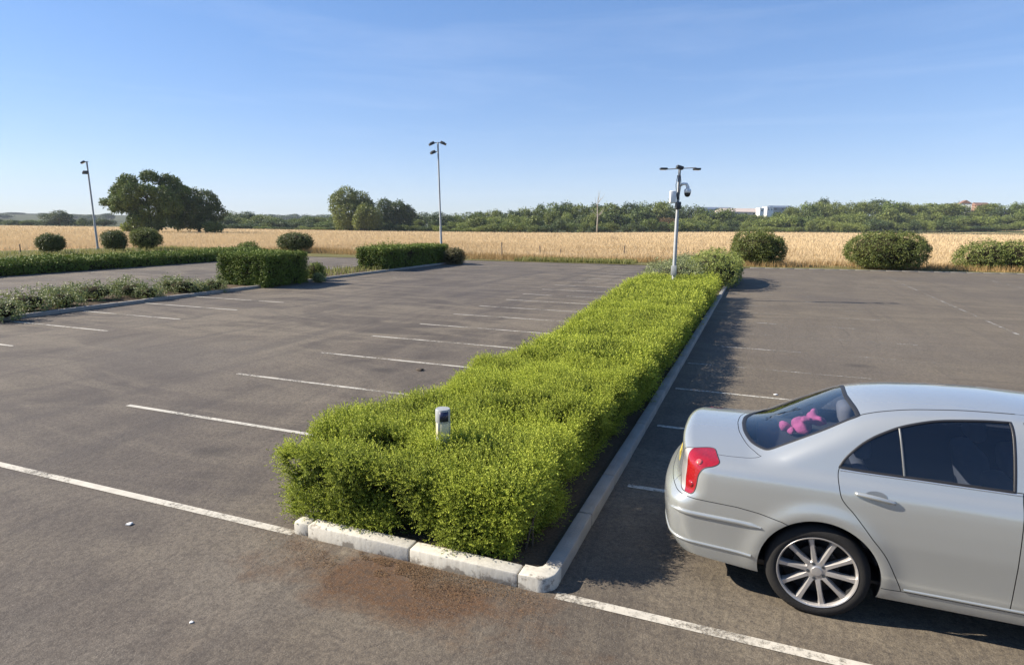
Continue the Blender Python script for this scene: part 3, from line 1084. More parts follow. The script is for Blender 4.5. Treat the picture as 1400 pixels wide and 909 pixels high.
# clipped ball bushes by the field: px centre, px bottom, width, height
BALLS = [(62, 347, 34, 23, 'flat-topped dark clipped bush, leftmost of the three by the field', L_darkball, 'hedge balls beside the wheat field'),
         (150, 344, 33, 25, 'dark clipped ball bush at the foot of the leaning pole', L_darkball, 'hedge balls beside the wheat field'),
         (192, 343, 40, 27, 'greyish domed ball bush on a short stem in front of the big spreading tree', L_ball, 'hedge balls beside the wheat field'),
         (397, 346, 47, 24, 'lens-shaped clipped bush standing behind the square hedge block', L_darkball, None),
         (1035, 364, 72, 46, 'ragged rounded bush between the hedge end and the wheat field', L_ball, None),
         (1213, 370, 103, 52, 'wide smooth dome of a clipped bush at the edge of the right bays', L_ball, None)]
for k, (px, pb, w, h, lab, mat, grp) in enumerate(BALLS):
    g = gnd(px, pb)
    dep = float((g - np.array([0, 0, CH])) @ CF)
    rx = w / 2 * dep / FPX * .97; rz = h / 2 * dep / FPX
    big = px > 1000
    shrub('clipped_bush', (g[0], g[1] + rx * .5), (rx, rx * .85, rz * .95), rz * (1.02 if big else 1.1) + (.0 if big else .12), lab, 'bush', mat, 2600 if big else 1300, .24, trunk=.08, group=grp, seed=k + 3, power=2.5 if px != 1035 else 2.2, lump=.10 if px != 1035 else .22)

# rough growth at the head of the main island
def rough_bed():
    shrub('shrub', (-2.95, 27.6), (1.25, 2.6, .62), .55, 'loose grey-green shrub behind the camera mast', 'shrub', L_grey, 3600, .17, seed=11, lump=.3, tm=SPRIGM + CLUST[:2])
    shrub('shrub', (-1.55, 31.2), (1.15, 4.2, .80), .70, 'light green mounded shrub at the far end of the main island', 'shrub', L_mound, 5600, .18, seed=12, lump=.2, tm=SPRIGM + CLUST[:2])
    shrub('shrub', (-3.3, 35.0), (.95, 3.0, .55), .5, 'low grey-green shrub at the far left of the main island', 'shrub', L_grey, 1500, .18, seed=13, lump=.3)


rough_bed()
g = gnd(1372, 371)
shrub('shrub', (g[0] + .6, g[1] + 1.2), (3.0, 1.4, 1.05), .80, 'spreading green shrub in dry grass at the right picture edge', 'shrub', L_olive, 2600, .24, seed=14, lump=.28)


# ------------------------------------------------------------------ grasses
BLADE = (np.array([[-.5, 0, 0], [.5, 0, 0], [.12, 0, 1.0], [-.12, 0, 1.0]]), np.array([[0, 1, 2, 3]]), np.array([0, 0, 1.0, 1.0]))


def blades(name, XY, h, w, mat, label, cat):
    n = len(XY)
    z = terrain(XY[:, 0], XY[:, 1])
    th = rng.uniform(0, math.pi, n)
    lean = rng.normal(0, .22, (n, 2))
    ca, sa = np.cos(th) * w, np.sin(th) * w
    V = np.zeros((n, 4, 3))
    for k, (s, t) in enumerate(((-.5, 0), (.5, 0), (.14, 1), (-.14, 1))):
        V[:, k, 0] = XY[:, 0] + s * ca + t * lean[:, 0] * h
        V[:, k, 1] = XY[:, 1] + s * sa + t * lean[:, 1] * h
        V[:, k, 2] = z + t * h
    F = np.arange(n * 4).reshape(n, 4)
    ti = np.clip(.5 + .5 * vnoise(np.stack([XY[:, 0], XY[:, 1], z], -1), 9, 81) + rng.normal(0, .22, n), 0, 1)
    tp = np.zeros((n, 4)); tp[:, 2:] = rng.uniform(.2, 1, (n, 1))
    return tag(mesh_np(name, V.reshape(-1, 3), [F], mat, attrs={'tint': np.repeat(ti, 4), 'tip': tp.ravel()}), label, cat, kind='stuff')


def wheat():
    n = 260000
    az = rng.uniform(-72, 30, n)
    r0 = np.interp(az, np.linspace(-75, 35, 221), [near_r(a) for a in np.linspace(-75, 35, 221)])
    r1 = np.interp(az, np.linspace(-75, 35, 221), [edge_r(a) for a in np.linspace(-75, 35, 221)])
    t = rng.uniform(0, 1, n)
    r = 1 / (1 / r0 + (1 / (r1 - 1) - 1 / r0) * t)
    XY = np.stack([r * np.sin(np.radians(az)), r * np.cos(np.radians(az))], -1)
    h = rng.uniform(.34, .50, n)
    blades('wheat', XY, h, np.maximum(.010, r * .00055) * rng.uniform(.6, 1.5, n), L_straw, 'ripe golden wheat standing in the field', 'wheat')


wheat()


def line_scatter(pts, n, back, front):
    p = np.array(pts, float); seg = np.linalg.norm(np.diff(p, axis=0), axis=1); c = np.concatenate([[0], np.cumsum(seg)])
    s = rng.uniform(0, c[-1], n)
    X = np.interp(s, c, p[:, 0]); Y = np.interp(s, c, p[:, 1])
    return np.stack([X, Y + rng.uniform(front, back, n)], -1)


pts_ = [(-45, 46), (-20, 44.0), (0, 45.6), (16, 48.2), (45, 53)]
XY = np.concatenate([line_scatter(pts_, 38000, 6.0, .2), line_scatter(pts_, 34000, 16.0, 4.0), line_scatter(pts_, 34000, 38.0, 10.0)])
k = vnoise(np.stack([XY[:, 0] * .5, XY[:, 1] * 1.5, XY[:, 0] * 0], -1), 3.0, 91) > -.25
XY = XY[k]
blades('dry_grass', XY, rng.uniform(.15, .50, len(XY)), rng.uniform(.014, .032, len(XY)) * np.maximum(1, XY[:, 1] / 48), L_dry, 'tall dry brown grass along the near edge of the wheat field', 'grass')
XY = np.concatenate([line_scatter([(-17, 43.9), (-8, 44.5)], 3200, 2.4, .2), line_scatter([(-58, 44), (-38, 41.5)], 4000, 4, 0)])
P3 = np.stack([rng.uniform(-58, -37, 9000), rng.uniform(8, 44, 9000)], -1)
XY = np.concatenate([XY, P3, np.stack([island_x(rng.uniform(23, 30, 900)) - rng.uniform(.3, 3, 900), rng.uniform(23, 30, 900)], -1)])
blades('verge_growth', XY, rng.uniform(.12, .38, len(XY)), rng.uniform(.03, .07, len(XY)), L_green, 'short green grass on the verges of the car park', 'grass')

# ------------------------------------------------------------------ trees
def limb_tree(mb, base, h, rad, nl, spread, rs):
    top = np.array(base) + [rs.uniform(-.03, .03) * h, rs.uniform(-.03, .03) * h, h * .62]
    mid = (np.array(base) + top) / 2 + [rs.uniform(-.03, .03) * h, 0, 0]
    mb.tube([np.array(base) - [0, 0, .2], np.array(base) + [0, 0, .05 * h], mid, top], [rad * 1.35, rad, rad * .72, rad * .3], 8)
    for i in range(nl):
        t = rs.uniform(.35, .95)
        p = np.array(base) + (top - base) * t
        a = rs.uniform(0, 6.283); L = spread * rs.uniform(.5, .9)
        q = p + np.array([math.cos(a) * L * .5, math.sin(a) * L * .5, h * .10])
        e = p + np.array([math.cos(a) * L, math.sin(a) * L, h * rs.uniform(.12, .3)])
        mb.tube([p, q, e], [rad * .4, rad * .25, rad * .08], 6)


def crown(lobes, n, card, rs, inner=.25):
    tot = sum(l[3] ** 2 for l in lobes)
    Ps, Ns = [], []
    for x, y, z, r, fz in lobes:
        k = max(12, int(n * r * r / tot))
        P, nn = ell_samples((x, y, z), (r, r, r * fz), k, -.8)
        P = P + nn * (vnoise(P, r * .45, rs) * .22 * r)[:, None]
        P = P - nn * (rng.uniform(0, 1, len(P)) ** 2 * inner * r)[:, None]
        kp = vnoise(P, r * .4, rs + 3) > -.5
        Ps.append(P[kp]); Ns.append(nn[kp])
    P = np.concatenate(Ps); nn = np.concatenate(Ns)
    tint = np.clip(.45 + .6 * vnoise(P, .18 * max(l[3] for l in lobes) * 3, rs + 5) + rng.normal(0, .2, len(P)), 0, 1)
    return scatter(CLUSTF, P, quats(len(P), nn, .6), card * rng.uniform(.6, 1.4, len(P)), rng.uniform(0, .8, len(P)), tint)


def build_tree(name, xy, lobes, h, mat, n, cardsz, seed, label, cat='tree', trunk=.3, limbs=6, group=None, z0=None):
    rs = random.Random(seed)
    z = float(terrain(xy[0], xy[1])) if z0 is None else z0
    root = empty(name, (xy[0], xy[1], z))
    tag(root, label, cat, group)
    mb = MB(); limb_tree(mb, (0, 0, 0), h, trunk, limbs, max(l[3] for l in lobes) * 1.6, rs)
    mb.build('trunk', M_barkd, root, smooth=True)
    V, F, a, b = crown(lobes, n, cardsz, seed)
    mesh_np('crown', V, [F], mat, root, attrs={'tint': a, 'tip': b})
    return root


def frompx(px, depth, pts):
    """lobes from picture offsets: (px, row, radius px, depth offset m, flat)"""
    xy = far(px, depth); z0 = float(terrain(*xy)); s = depth / FPX
    out = []
    rt = np.array([math.cos(YAW), math.sin(YAW)]); fw = np.array([-math.sin(YAW), math.cos(YAW)])
    for (x, y, r, dy, fz) in pts:
        q = rt * (x - px) * s + fw * dy
        zz = zrow(x, y, far(x, depth)) - z0
        out.append((q[0], q[1], zz, r * s, fz))
    return xy, out


# the spreading oak and the rounder tree that touches it
xy, lobes = frompx(205, 172, [(210, 243, 11, 0, .75), (190, 250, 11, -3, .7), (231, 251, 13, 2, .8), (167, 261, 10, 0, .6), (152, 269, 7, 3, .55), (200, 264, 14, -5, .75), (234, 270, 15, -3, .85),
                             (180, 276, 11, -4, .6), (160, 282, 10, 2, .55), (150, 277, 8, 0, .5), (172, 286, 8, -3, .6), (216, 287, 16, -2, .9), (200, 300, 13, -3, .8), (232, 300, 16, 0, .95), (176, 294, 7, 4, .6), (213, 308, 13, -2, .8), (220, 262, 10, -5, .7), (188, 285, 9, -2, .7), (182, 292, 8, 2, .7), (196, 276, 11, -4, .7), (246, 262, 11, 2, .8), (248, 280, 13, -4, 1.0), (178, 258, 9, -2, .7)])
build_tree('spreading_tree', xy, lobes, 17, L_spread, 9500, .78, 101, 'big spreading tree with an open irregular crown standing out in the field', trunk=.55, limbs=14)
xy, lobes = frompx(272, 180, [(262, 272, 15, 0, .9), (285, 276, 16, 0, .9), (275, 288, 20, -4, .9), (296, 292, 12, 0, 1.0), (250, 285, 15, 2, 1.0), (285, 303, 16, -3, .8), (258, 303, 15, -2, .8), (243, 268, 11, -3, .9), (247, 292, 14, -6, 1.0)])
build_tree('round_tree', xy, lobes, 11, L_dark, 6000, .75, 102, 'dark dense round-crowned tree joined to the right side of the big spreading tree', trunk=.4)
for px, top, w, lab in ((178, 305, 16, 'small pale shrub under the left edge of the big spreading tree'), (292, 304, 20, 'low green shrub at the foot of the dark round tree')):
    xy, lobes = frompx(px, 170, [(px - w * .2, top + 7, w * .35, 0, .8), (px + w * .25, top + 8, w * .3, 0, .8)])
    build_tree('field_shrub', xy, lobes, 3, L_light if px < 200 else L_olive, 400, .9, px, lab, 'shrub', .08, 3)

# tall pale tree group in the middle
xy, lobes = frompx(476, 300, [(474, 272, 15, 0, 1.0), (466, 280, 13, -2, 1.2), (490, 276, 15, 2, .9), (478, 292, 17, -3, 1.1), (498, 282, 12, 3, .8), (470, 303, 13, 0, 1.0), (488, 303, 14, 0, 1.0)])
build_tree('tall_tree', xy, lobes, 20, L_olive, 4200, 1.15, 103, 'tallest pale olive tree of the group beside the middle pole', trunk=.5)
xy, lobes = frompx(503, 290, [(500, 292, 12, 0, 1.0), (508, 296, 13, 0, 1.0), (495, 303, 12, 0, .9), (512, 306, 11, 0, .9)])
build_tree('round_tree', xy, lobes, 11, L_olive, 2600, 1.1, 104, 'rounded olive tree in front of the tallest pale tree', trunk=.35)
xy, lobes = frompx(540, 310, [(528, 284, 11, 0, 1.0), (545, 287, 13, 0, .9), (556, 293, 11, 0, 1.0), (535, 298, 14, 0, .9), (550, 305, 12, 0, .9)])
build_tree('dark_tree', xy, lobes, 14, L_dark, 3000, 1.15, 105, 'dark broad tree right of the tallest pale tree', trunk=.4)

# wooded belt along the far edge: four library trees, copied
def library(seed, mat, n, cardsz, kind):
    rs = np.random.default_rng(seed)
    if kind == 'tree':
        lob = [(0, 0, .62, .36, .95)] + [(rs.normal(0, .24), rs.normal(0, .24), rs.uniform(.35, .80), rs.uniform(.18, .28), rs.uniform(.75, 1.0)) for _ in range(8)]
    else:
        lob = [(0, 0, .42, .40, 1.0)] + [(rs.normal(0, .36), rs.normal(0, .3), rs.uniform(.25, .68), rs.uniform(.18, .30), rs.uniform(.8, 1.1)) for _ in range(7)]
    V, F, a, b = crown(lob, n, cardsz, seed)
    zt = np.percentile(V[:, 2], 99.3); V = V / zt; xw = np.percentile(np.abs(V[:, :2]), 98); V[:, :2] *= .5 / xw
    me = mesh_np('crown', V, [F], mat, attrs={'tint': a, 'tip': b})
    mb = MB(); limb_tree(mb, (0, 0, 0), 1.0, .03, 6, .35, random.Random(seed))
    tr = mb.build('trunk', M_barkd, smooth=True)
    meshes = (me.data, tr.data)
    bpy.data.objects.remove(me); bpy.data.objects.remove(tr)
    return meshes


TREES = {m.name: [library(200 + i * 10 + j, m, 1000, .085, 'tree') for j in range(3)] for i, m in enumerate((L_oak, L_dark, L_olive, L_light, L_rust))}
BUSHES = {m.name: [library(300 + i * 10 + j, m, 800, .105, 'bush') for j in range(3)] for i, m in enumerate((L_oak, L_dark, L_olive, L_light, L_rust, L_brown))}
KIND_WORD = {L_oak.name: 'mid green', L_dark.name: 'dark green', L_olive.name: 'olive', L_light.name: 'light green', L_rust.name: 'rusty brown', L_brown.name: 'brownish'}


def belt_plant(lib, name, px, depth, top, wpx, mat, label, cat, group, sink=0.0):
    xy = far(px, depth)
    z = float(terrain(*xy))
    h = max(1.5, zrow(px, top, xy) - z)
    w = wpx * depth / FPX
    cm, tm = random.choice(lib[mat.name])
    root = empty(name, (xy[0], xy[1], z - .1), random.uniform(0, 6.28))
    tag(root, label, cat, group)
    for nm, me in (('crown', cm), ('trunk', tm)):
        c = bpy.data.objects.new(nm, me)
        link(c, root)
        c.scale = (w, w, h)
    return root


SKY = [(310, 290), (330, 283), (350, 294), (400, 296), (445, 297), (470, 292), (560, 290), (590, 287), (610, 294), (640, 291), (665, 286), (690, 289), (715, 285), (740, 279), (765, 275), (790, 279), (815, 280), (840, 278), (870, 277), (900, 277),
       (925, 282), (950, 283), (975, 284), (1000, 289), (1030, 294), (1060, 291), (1085, 283), (1110, 276), (1130, 275), (1150, 279), (1175, 276), (1200, 274), (1230, 276), (1260, 280), (1285, 279), (1305, 277), (1325, 289), (1345, 277), (1365, 283), (1390, 277), (1450, 275)]


def skyline(px):
    return float(np.interp(px, [p for p, _ in SKY], [s for _, s in SKY]))


MARKS = [(300, 'the dark round tree'), (462, 'the tallest pale tree'), (606, 'the middle floodlight pole'), (812, 'the pale dead tree'), (926, 'the camera mast'), (1040, 'the ragged rounded bush'), (1213, 'the wide dome bush'), (1330, 'the white hilltop house')]
ORD = ['first', 'second', 'third', 'fourth', 'fifth', 'sixth', 'seventh', 'eighth', 'ninth', 'tenth', 'eleventh', 'twelfth', 'thirteenth', 'fourteenth', 'fifteenth']
COUNTS = {}


def belt_label(kindword, noun, row, px):
    mk = [m for m in MARKS if m[0] <= px]
    name = (mk[-1] if mk else MARKS[0])[1]
    COUNTS[(name, noun, row)] = c = COUNTS.get((name, noun, row), 0) + 1
    return f'{kindword} {noun} {row}, {ORD[c - 1]} one right of {name}'


px = 318.0
while px < 1440:                                  # back row: its tops draw the skyline
    top = skyline(px) + random.uniform(-1.0, 3.0)
    mat = random.choice([L_dark, L_oak, L_oak, L_olive]) if px < 1000 else random.choice([L_oak, L_olive, L_olive, L_dark])
    dep = edge_depth(px) + random.uniform(60, 85)
    belt_plant(TREES, 'woodland_tree', px, dep, top, random.uniform(34, 46), mat, belt_label(KIND_WORD[mat.name], 'woodland tree', 'in the back row', px), 'tree', 'back row of the wood beyond the field')
    px += random.uniform(17, 23)
px = 312.0
while px < 1440:                                  # middle row
    base = 318
    sk = skyline(px)
    top = sk + (base - sk) * random.uniform(.25, .48)
    mat = random.choice([L_oak, L_olive, L_light, L_dark]) if px < 1000 else random.choice([L_light, L_olive, L_light, L_oak])
    if abs(px - 915) < 13: mat = L_rust
    dep = edge_depth(px) + random.uniform(22, 40)
    belt_plant({**TREES, **BUSHES}, 'woodland_tree', px, dep, top, random.uniform(32, 48), mat, belt_label(KIND_WORD[mat.name], 'tree', 'in the middle row', px), 'tree', 'middle row of the wood beyond the field')
    px += random.uniform(17, 23)
px = 306.0
while px < 1440:                                  # front row of bushes along the field
    sk = skyline(px)
    top = 319 - (319 - sk) * random.uniform(.24, .48)
    mat = random.choice([L_oak, L_olive, L_light, L_dark, L_light]) if px < 1000 else random.choice([L_light, L_olive, L_olive, L_dark])
    dep = edge_depth(px) + random.uniform(-7, 2)
    belt_plant(BUSHES, 'hedgerow_bush', px, dep, top, random.uniform(24, 40), mat, belt_label(KIND_WORD[mat.name], 'bush', 'along the field edge', px), 'bush', 'bushes along the far field edge')
    px += random.uniform(15, 21)
# dark hedgerow left of the big spreading tree
for k, px in enumerate(range(-14, 150, 13)):
    belt_plant(BUSHES, 'hedgerow_bush', px, edge_depth(px) + 4, 300.5 + random.uniform(-1.2, 1.2), 24, random.choice([L_dark, L_dark, L_oak]), f'dark hedgerow bush left of the big spreading tree, {ORD[k]} from the picture edge', 'bush', 'dark hedgerow left of the big spreading tree')
belt_plant(TREES, 'round_tree', 82, edge_depth(82) + 2, 288, 36, L_dark, 'lone dark round tree rising from the hedgerow left of the leaning pole', 'tree', None)
belt_plant(TREES, 'round_tree', 115, edge_depth(115) + 2, 298, 18, L_dark, 'small dark tree in the hedgerow just left of the leaning pole', 'tree', None)
belt_plant(TREES, 'pointed_tree', 1122, 480, 272, 22, L_dark, 'dark pointed tree breaking the skyline right of the ragged bush', 'tree', None)


# far blue woods on the hills
for k, px in enumerate(range(-20, 470, 21)):
    dep = random.uniform(1250, 1900)
    if px > 150 and px < 300: continue
    belt_plant(BUSHES, 'hillside_wood', px, dep, 291.5 + (3 if px > 300 else 0) + random.uniform(-1.5, 2.0), random.uniform(30, 50), L_dark, f'distant hazy copse on the hills, {ORD[k % 15] if k < 15 else "last"} from the left picture edge' if k < 15 else f'distant hazy copse behind the bushes right of the dark round tree, {ORD[k - 15]} one', 'copse', 'hazy copses on the hills')


def dead_tree():
    xy = far(816, 292); z = float(terrain(*xy))
    root = empty('dead_tree', (xy[0], xy[1], z))
    tag(root, 'bare pale dead tree in front of the green wood', 'tree')
    mb = MB(); rs = random.Random(4)
    H = zrow(816, 268, xy) - z
    mb.tube([(0, 0, -.1), (.2, 0, H * .4), (-.1, 0, H * .7), (.2, 0, H)], [.36, .28, .17, .04], 7)
    mb.build('trunk', M_deadwood, root, smooth=True)
    for i in range(9):
        zz = H * rs.uniform(.35, .9); a = rs.uniform(0, 6.28); L = H * rs.uniform(.12, .26)
        b = MB(); b.tube([(.05, 0, zz), (math.cos(a) * L * .6, math.sin(a) * L * .6, zz + L * .5), (math.cos(a) * L, math.sin(a) * L, zz + L * 1.2)], [.13, .09, .03], 5)
        b.build('branch', M_deadwood, root, smooth=True)


dead_tree()

# ------------------------------------------------------------------ far buildings
M_roofpink = plain('tan_sheet_roof', (.48, .40, .34), .7, var=.06)
M_roofblue = plain('slate_blue_roof', (.10, .13, .18), .6)
M_roofred = plain('red_tile_roof', (.20, .11, .075), .8)
M_wallwhite = plain('white_render', (.82, .80, .75), .7)
M_wallgrey = plain('grey_cladding', (.30, .31, .31), .6)
M_wallbrick = plain('brick', (.26, .16, .11), .9)
M_pane = plain('window_pane', (.03, .04, .05), .1, spec=.6)


def building(px, depth, top, base, wpx, deep, roofh, wallm, roofm, label, cat, nwin=4, rz=0.0, gable=True):
    xy = far(px, depth); s = depth / FPX
    zt = zrow(px, top, xy); zb = min(zrow(px, base, xy), float(terrain(*xy)))
    root = empty('house' if cat == 'house' else 'warehouse', (xy[0], xy[1], zb), YAW + rz)
    tag(root, label, cat)
    w = wpx * s; H = zt - zb - roofh
    mb = MB(); mb.box((-w / 2, 0, 0), (w / 2, deep, H)); mb.build('wall', wallm, root)
    rf = MB()
    if gable:
        M = Matrix(((0, 0, 1, 0), (1, 0, 0, 0), (0, 1, 0, 0), (0, 0, 0, 1)))
        rf.prism([(-.4, H + .01), (deep + .4, H + .01), (deep / 2, H + roofh)], -w / 2 - .4, w / 2 + .4, M)
    else:
        rf.box((-w / 2 - .3, -.3, H + .01), (w / 2 + .3, deep + .3, H + roofh))
    rf.build('roof', roofm, root)
    for i in range(nwin):
        x = -w / 2 + w * (i + .5) / nwin
        b = MB(); b.box((x - w / nwin * .16, -.06, H - 2.4), (x + w / nwin * .16, .02, H - 1.0))
        b.build('window', M_pane, root)


building(1018, 640, 284.5, 291, 62, 24, 4.0, M_wallgrey, M_roofpink, 'large tan-roofed warehouse above the wood behind the ragged bush', 'warehouse', 5, .1)
building(978, 700, 283, 289, 46, 20, 2.5, M_wallgrey, M_roofblue, 'long blue-grey shed roof just right of the camera mast top', 'warehouse', 4, 0)
building(1051, 630, 283, 293, 9, 10, 1.0, M_wallwhite, M_wallwhite, 'small bright white block beside the tan-roofed warehouse', 'warehouse', 2, .1, False)
building(1040, 620, 284.5, 293, 6, 8, 1.0, M_wallwhite, M_wallwhite, 'narrow white block in front of the tan-roofed warehouse', 'warehouse', 1, .1, False)
building(1068, 690, 281, 289, 30, 18, 2.5, M_wallgrey, M_roofblue, 'low blue-grey roof farthest right in the warehouse group', 'warehouse', 3, 0)
building(1322, 560, 274, 292, 15, 9, 3.2, M_wallwhite, M_roofred, 'white hilltop house showing above the wood on the right', 'house', 2, 1.2)
building(1341, 575, 277, 292, 20, 9, 3.0, M_wallbrick, M_roofred, 'brick house with red roof right of the white hilltop house', 'house', 3, .1)
building(1302, 580, 278.5, 292, 18, 9, 3.0, M_wallbrick, M_roofred, 'brick house with red roof left of the white hilltop house', 'house', 3, -.1)

# ------------------------------------------------------------------ posts, poles
def fence_post(px, base, top, label):
    g = gnd(px, base); z = zrow(px, top, g[:2])
    root = MB()
    root.tube([(0, 0, -.1), (.01, 0, z * .5), (random.uniform(-.04, .04), 0, z)], [.05, .05, .045], 8)
    o = root.build('fence_post', M_post)
    o.location = (g[0], g[1], 0)
    tag(o, label, 'post', 'thin fence posts along the field')


for px, b, t, lab in ((686, 353, 331, 'tallest thin post at the field edge, leftmost of the middle three'), (738, 352, 336, 'thin short post at the field edge above the green grass'),
                      (853, 352, 336, 'dark thin post nearest the camera mast'), (28, 345, 334, 'short dark post left of the three clipped bushes'), (766, 351, 340, 'faint low post between the green grass and the wood')):
    fence_post(px, b, t, lab)


def pole(name, base, top, r0, r1, label):
    root = empty(name, tuple(base))
    tag(root, label, 'lamp post', 'floodlight poles of the car park')
    v = np.array(top) - np.array(base)
    mb = MB(); mb.tube([(0, 0, -.1), v * .3, v * .31, v], [r0, r0 * .95, r1 * 1.15, r1], 12)
    mb.build('pole', M_galv, root, angle=40)
    b = MB(); b.tube([(0, 0, 0), (0, 0, .22)], [r0 * 1.7, r0 * 1.6], 12); b.build('base', M_galv, root, angle=40)
    return root, v


def flood(root, at, direction, w=.34, d=.26, tilt=.5):
    """a flat floodlight head on a stub bracket"""
    a = math.atan2(direction[1], direction[0])
    M = Matrix.Translation(tuple(at)) @ Matrix.Rotation(a, 4, 'Z') @ Matrix.Rotation(tilt, 4, 'Y')
    mb = MB(); mb.box((0, -w / 2, -.08), (d, w / 2, .08), .03, M); 
    for k in range(5):
        mb.box((.03 + k * .045, -w / 2 + .02, .08), (.042 + k * .045, w / 2 - .02, .115), 0, M)
    h = mb.build('floodlight', M_lamp, root, angle=40)
    g = MB(); g.box((.03, -w / 2 + .03, -.086), (d - .03, w / 2 - .03, -.081), 0, M)
    g.build('lens', M_glasslamp, h)
    br = MB(); br.tube([np.array(at) - np.array([direction[0], direction[1], 0]) * .25, np.array(at) + np.array([direction[0], direction[1], 0]) * .06], .025, 8)
    br.build('bracket', M_lamp, h)


M_glasslamp = plain('lamp_glass', (.5, .55, .58), .15)
CR2 = np.array([math.cos(YAW), math.sin(YAW), 0]); CF2 = np.array([-math.sin(YAW), math.cos(YAW), 0])
g = gnd(604, 359); zt = zrow(598.5, 195, g[:2])
root, v = pole('floodlight_pole', g, (g[0] - CR2[0] * .2, g[1] - CR2[1] * .2, zt), .085, .055, 'tall grey pole with three floodlights standing beyond the clipped hedge block')
flood(root, v + CR2 * -.28 + [0, 0, -.02], -CR2 - CF2 * .4, .40, .36, .45)
flood(root, v + CR2 * .22 + [0, 0, 0], CR2 - CF2 * .2, .40, .36, .35)
flood(root, v + CR2 * -.22 + [0, 0, -.62], -CR2 - CF2 * .6, .38, .32, .45)
g = gnd(134, 342); zt = zrow(122.5, 221, g[:2])
root, v = pole('floodlight_pole', g, (g[0] - CR2[0] * .2, g[1] - CR2[1] * .2, zt), .10, .07, 'grey pole with two stacked floodlights left of the big spreading tree')
flood(root, v + CR2 * -.16 + [0, 0, .0], -CR2 - CF2 * .5, .45, .40, .5)
flood(root, v + CR2 * -.05 - CF2 * .18 + [0, 0, -.95], CR2 * .3 - CF2, .45, .40, .5)

# the camera mast
g = np.array([-2.62, 23.3, 0]); top = np.array([-2.62 + .02, 23.3, zrow(930, 230, (-2.62, 23.3))])
root = empty('camera_mast', tuple(g))
tag(root, 'grey mast with security camera and two side lamps rising from the main hedge', 'camera mast')
Hm = top[2]
mb = MB(); mb.tube([(0, 0, -.1), (0, 0, Hm * .62), (0, 0, Hm * .63), (0, 0, Hm)], [.070, .066, .054, .048], 14); mb.build('pole', M_galv, root, angle=40)
b = MB(); b.box((-.10, -.13, .9), (.10, -.075, 1.25), .01); b.build('access_door', M_galv, root, angle=40)
a = MB(); a.tube([-CR2 * .55 + [0, 0, Hm - .05], CR2 * .60 + [0, 0, Hm + .02]], .018, 8); a.build('crossarm', M_galv, root, angle=40)
for sgn, dx in ((-1, -.58), (1, .62)):
    mb = MB(); M = Matrix.Translation(tuple(CR2 * dx + [0, 0, Hm - .03])) @ Matrix.Rotation(YAW, 4, 'Z')
    mb.box((-.13, -.10, -.035), (.13, .10, .035), .02, M); h = mb.build('side_lamp', M_lamp, root, angle=40)
    mb = MB(); mb.box((-.10, -.08, -.041), (.10, .08, -.036), 0, M); mb.build('lens', M_glasslamp, h)
mb = MB(); M = Matrix.Translation((0, 0, Hm + .02)) @ Matrix.Rotation(YAW, 4, 'Z') @ Matrix.Rotation(.3, 4, 'Y')
mb.box((-.12, -.12, -.06), (.12, .12, .06), .02, M); mb.build('top_lamp', M_lamp, root, angle=40)
# white control box on the left, swan neck and dome on the right
mb = MB(); M = Matrix.Translation(tuple(-CR2 * .20 + CF2 * -.02 + [0, 0, Hm - 1.02])) @ Matrix.Rotation(YAW, 4, 'Z')
mb.box((-.11, -.09, -.22), (.11, .09, .22), .03, M); mb.build('control_box', M_whitepl, root, angle=40)
mb = MB(); mb.tube([CR2 * .04 + [0, 0, Hm - .62], CR2 * .16 + [0, 0, Hm - .55], CR2 * .28 + [0, 0, Hm - .56], CR2 * .33 + [0, 0, Hm - .66], CR2 * .33 + [0, 0, Hm - .74]], [.045, .05, .055, .065, .07], 12)
sw = mb.build('swan_neck', M_whitepl, root, smooth=True)
mb = MB(); M = Matrix.Translation(tuple(CR2 * .33 + [0, 0, Hm - .74]))
mb.lathe([(.0, .02), (.11, .01), (.125, -.05), (.125, -.12), (.115, -.13)], 20, M); mb.build('camera_housing', M_whitepl, root, smooth=True)
mb = MB(); mb.lathe([(.114, -.125), (.112, -.17), (.09, -.23), (.05, -.265), (.0, -.275)], 20, M); mb.build('dome', M_blackpl, root, smooth=True)
mb = MB(); M = Matrix.Translation((0, -.02, Hm - 1.25)) @ Matrix.Rotation(YAW, 4, 'Z')
mb.box((-.08, -.12, -.20), (.10, .08, .06), .02, M); mb.build('junction_box', M_lamp, root, angle=40)
for k in range(3):
    mb = MB(); x = -.05 + .05 * k
    mb.tube([(x, -.06, Hm - .25), (x * 1.8, -.09, Hm - .6), (x * .6, -.085, Hm - 1.1)], .012, 6); mb.build('cable', M_blackpl, root, smooth=True)


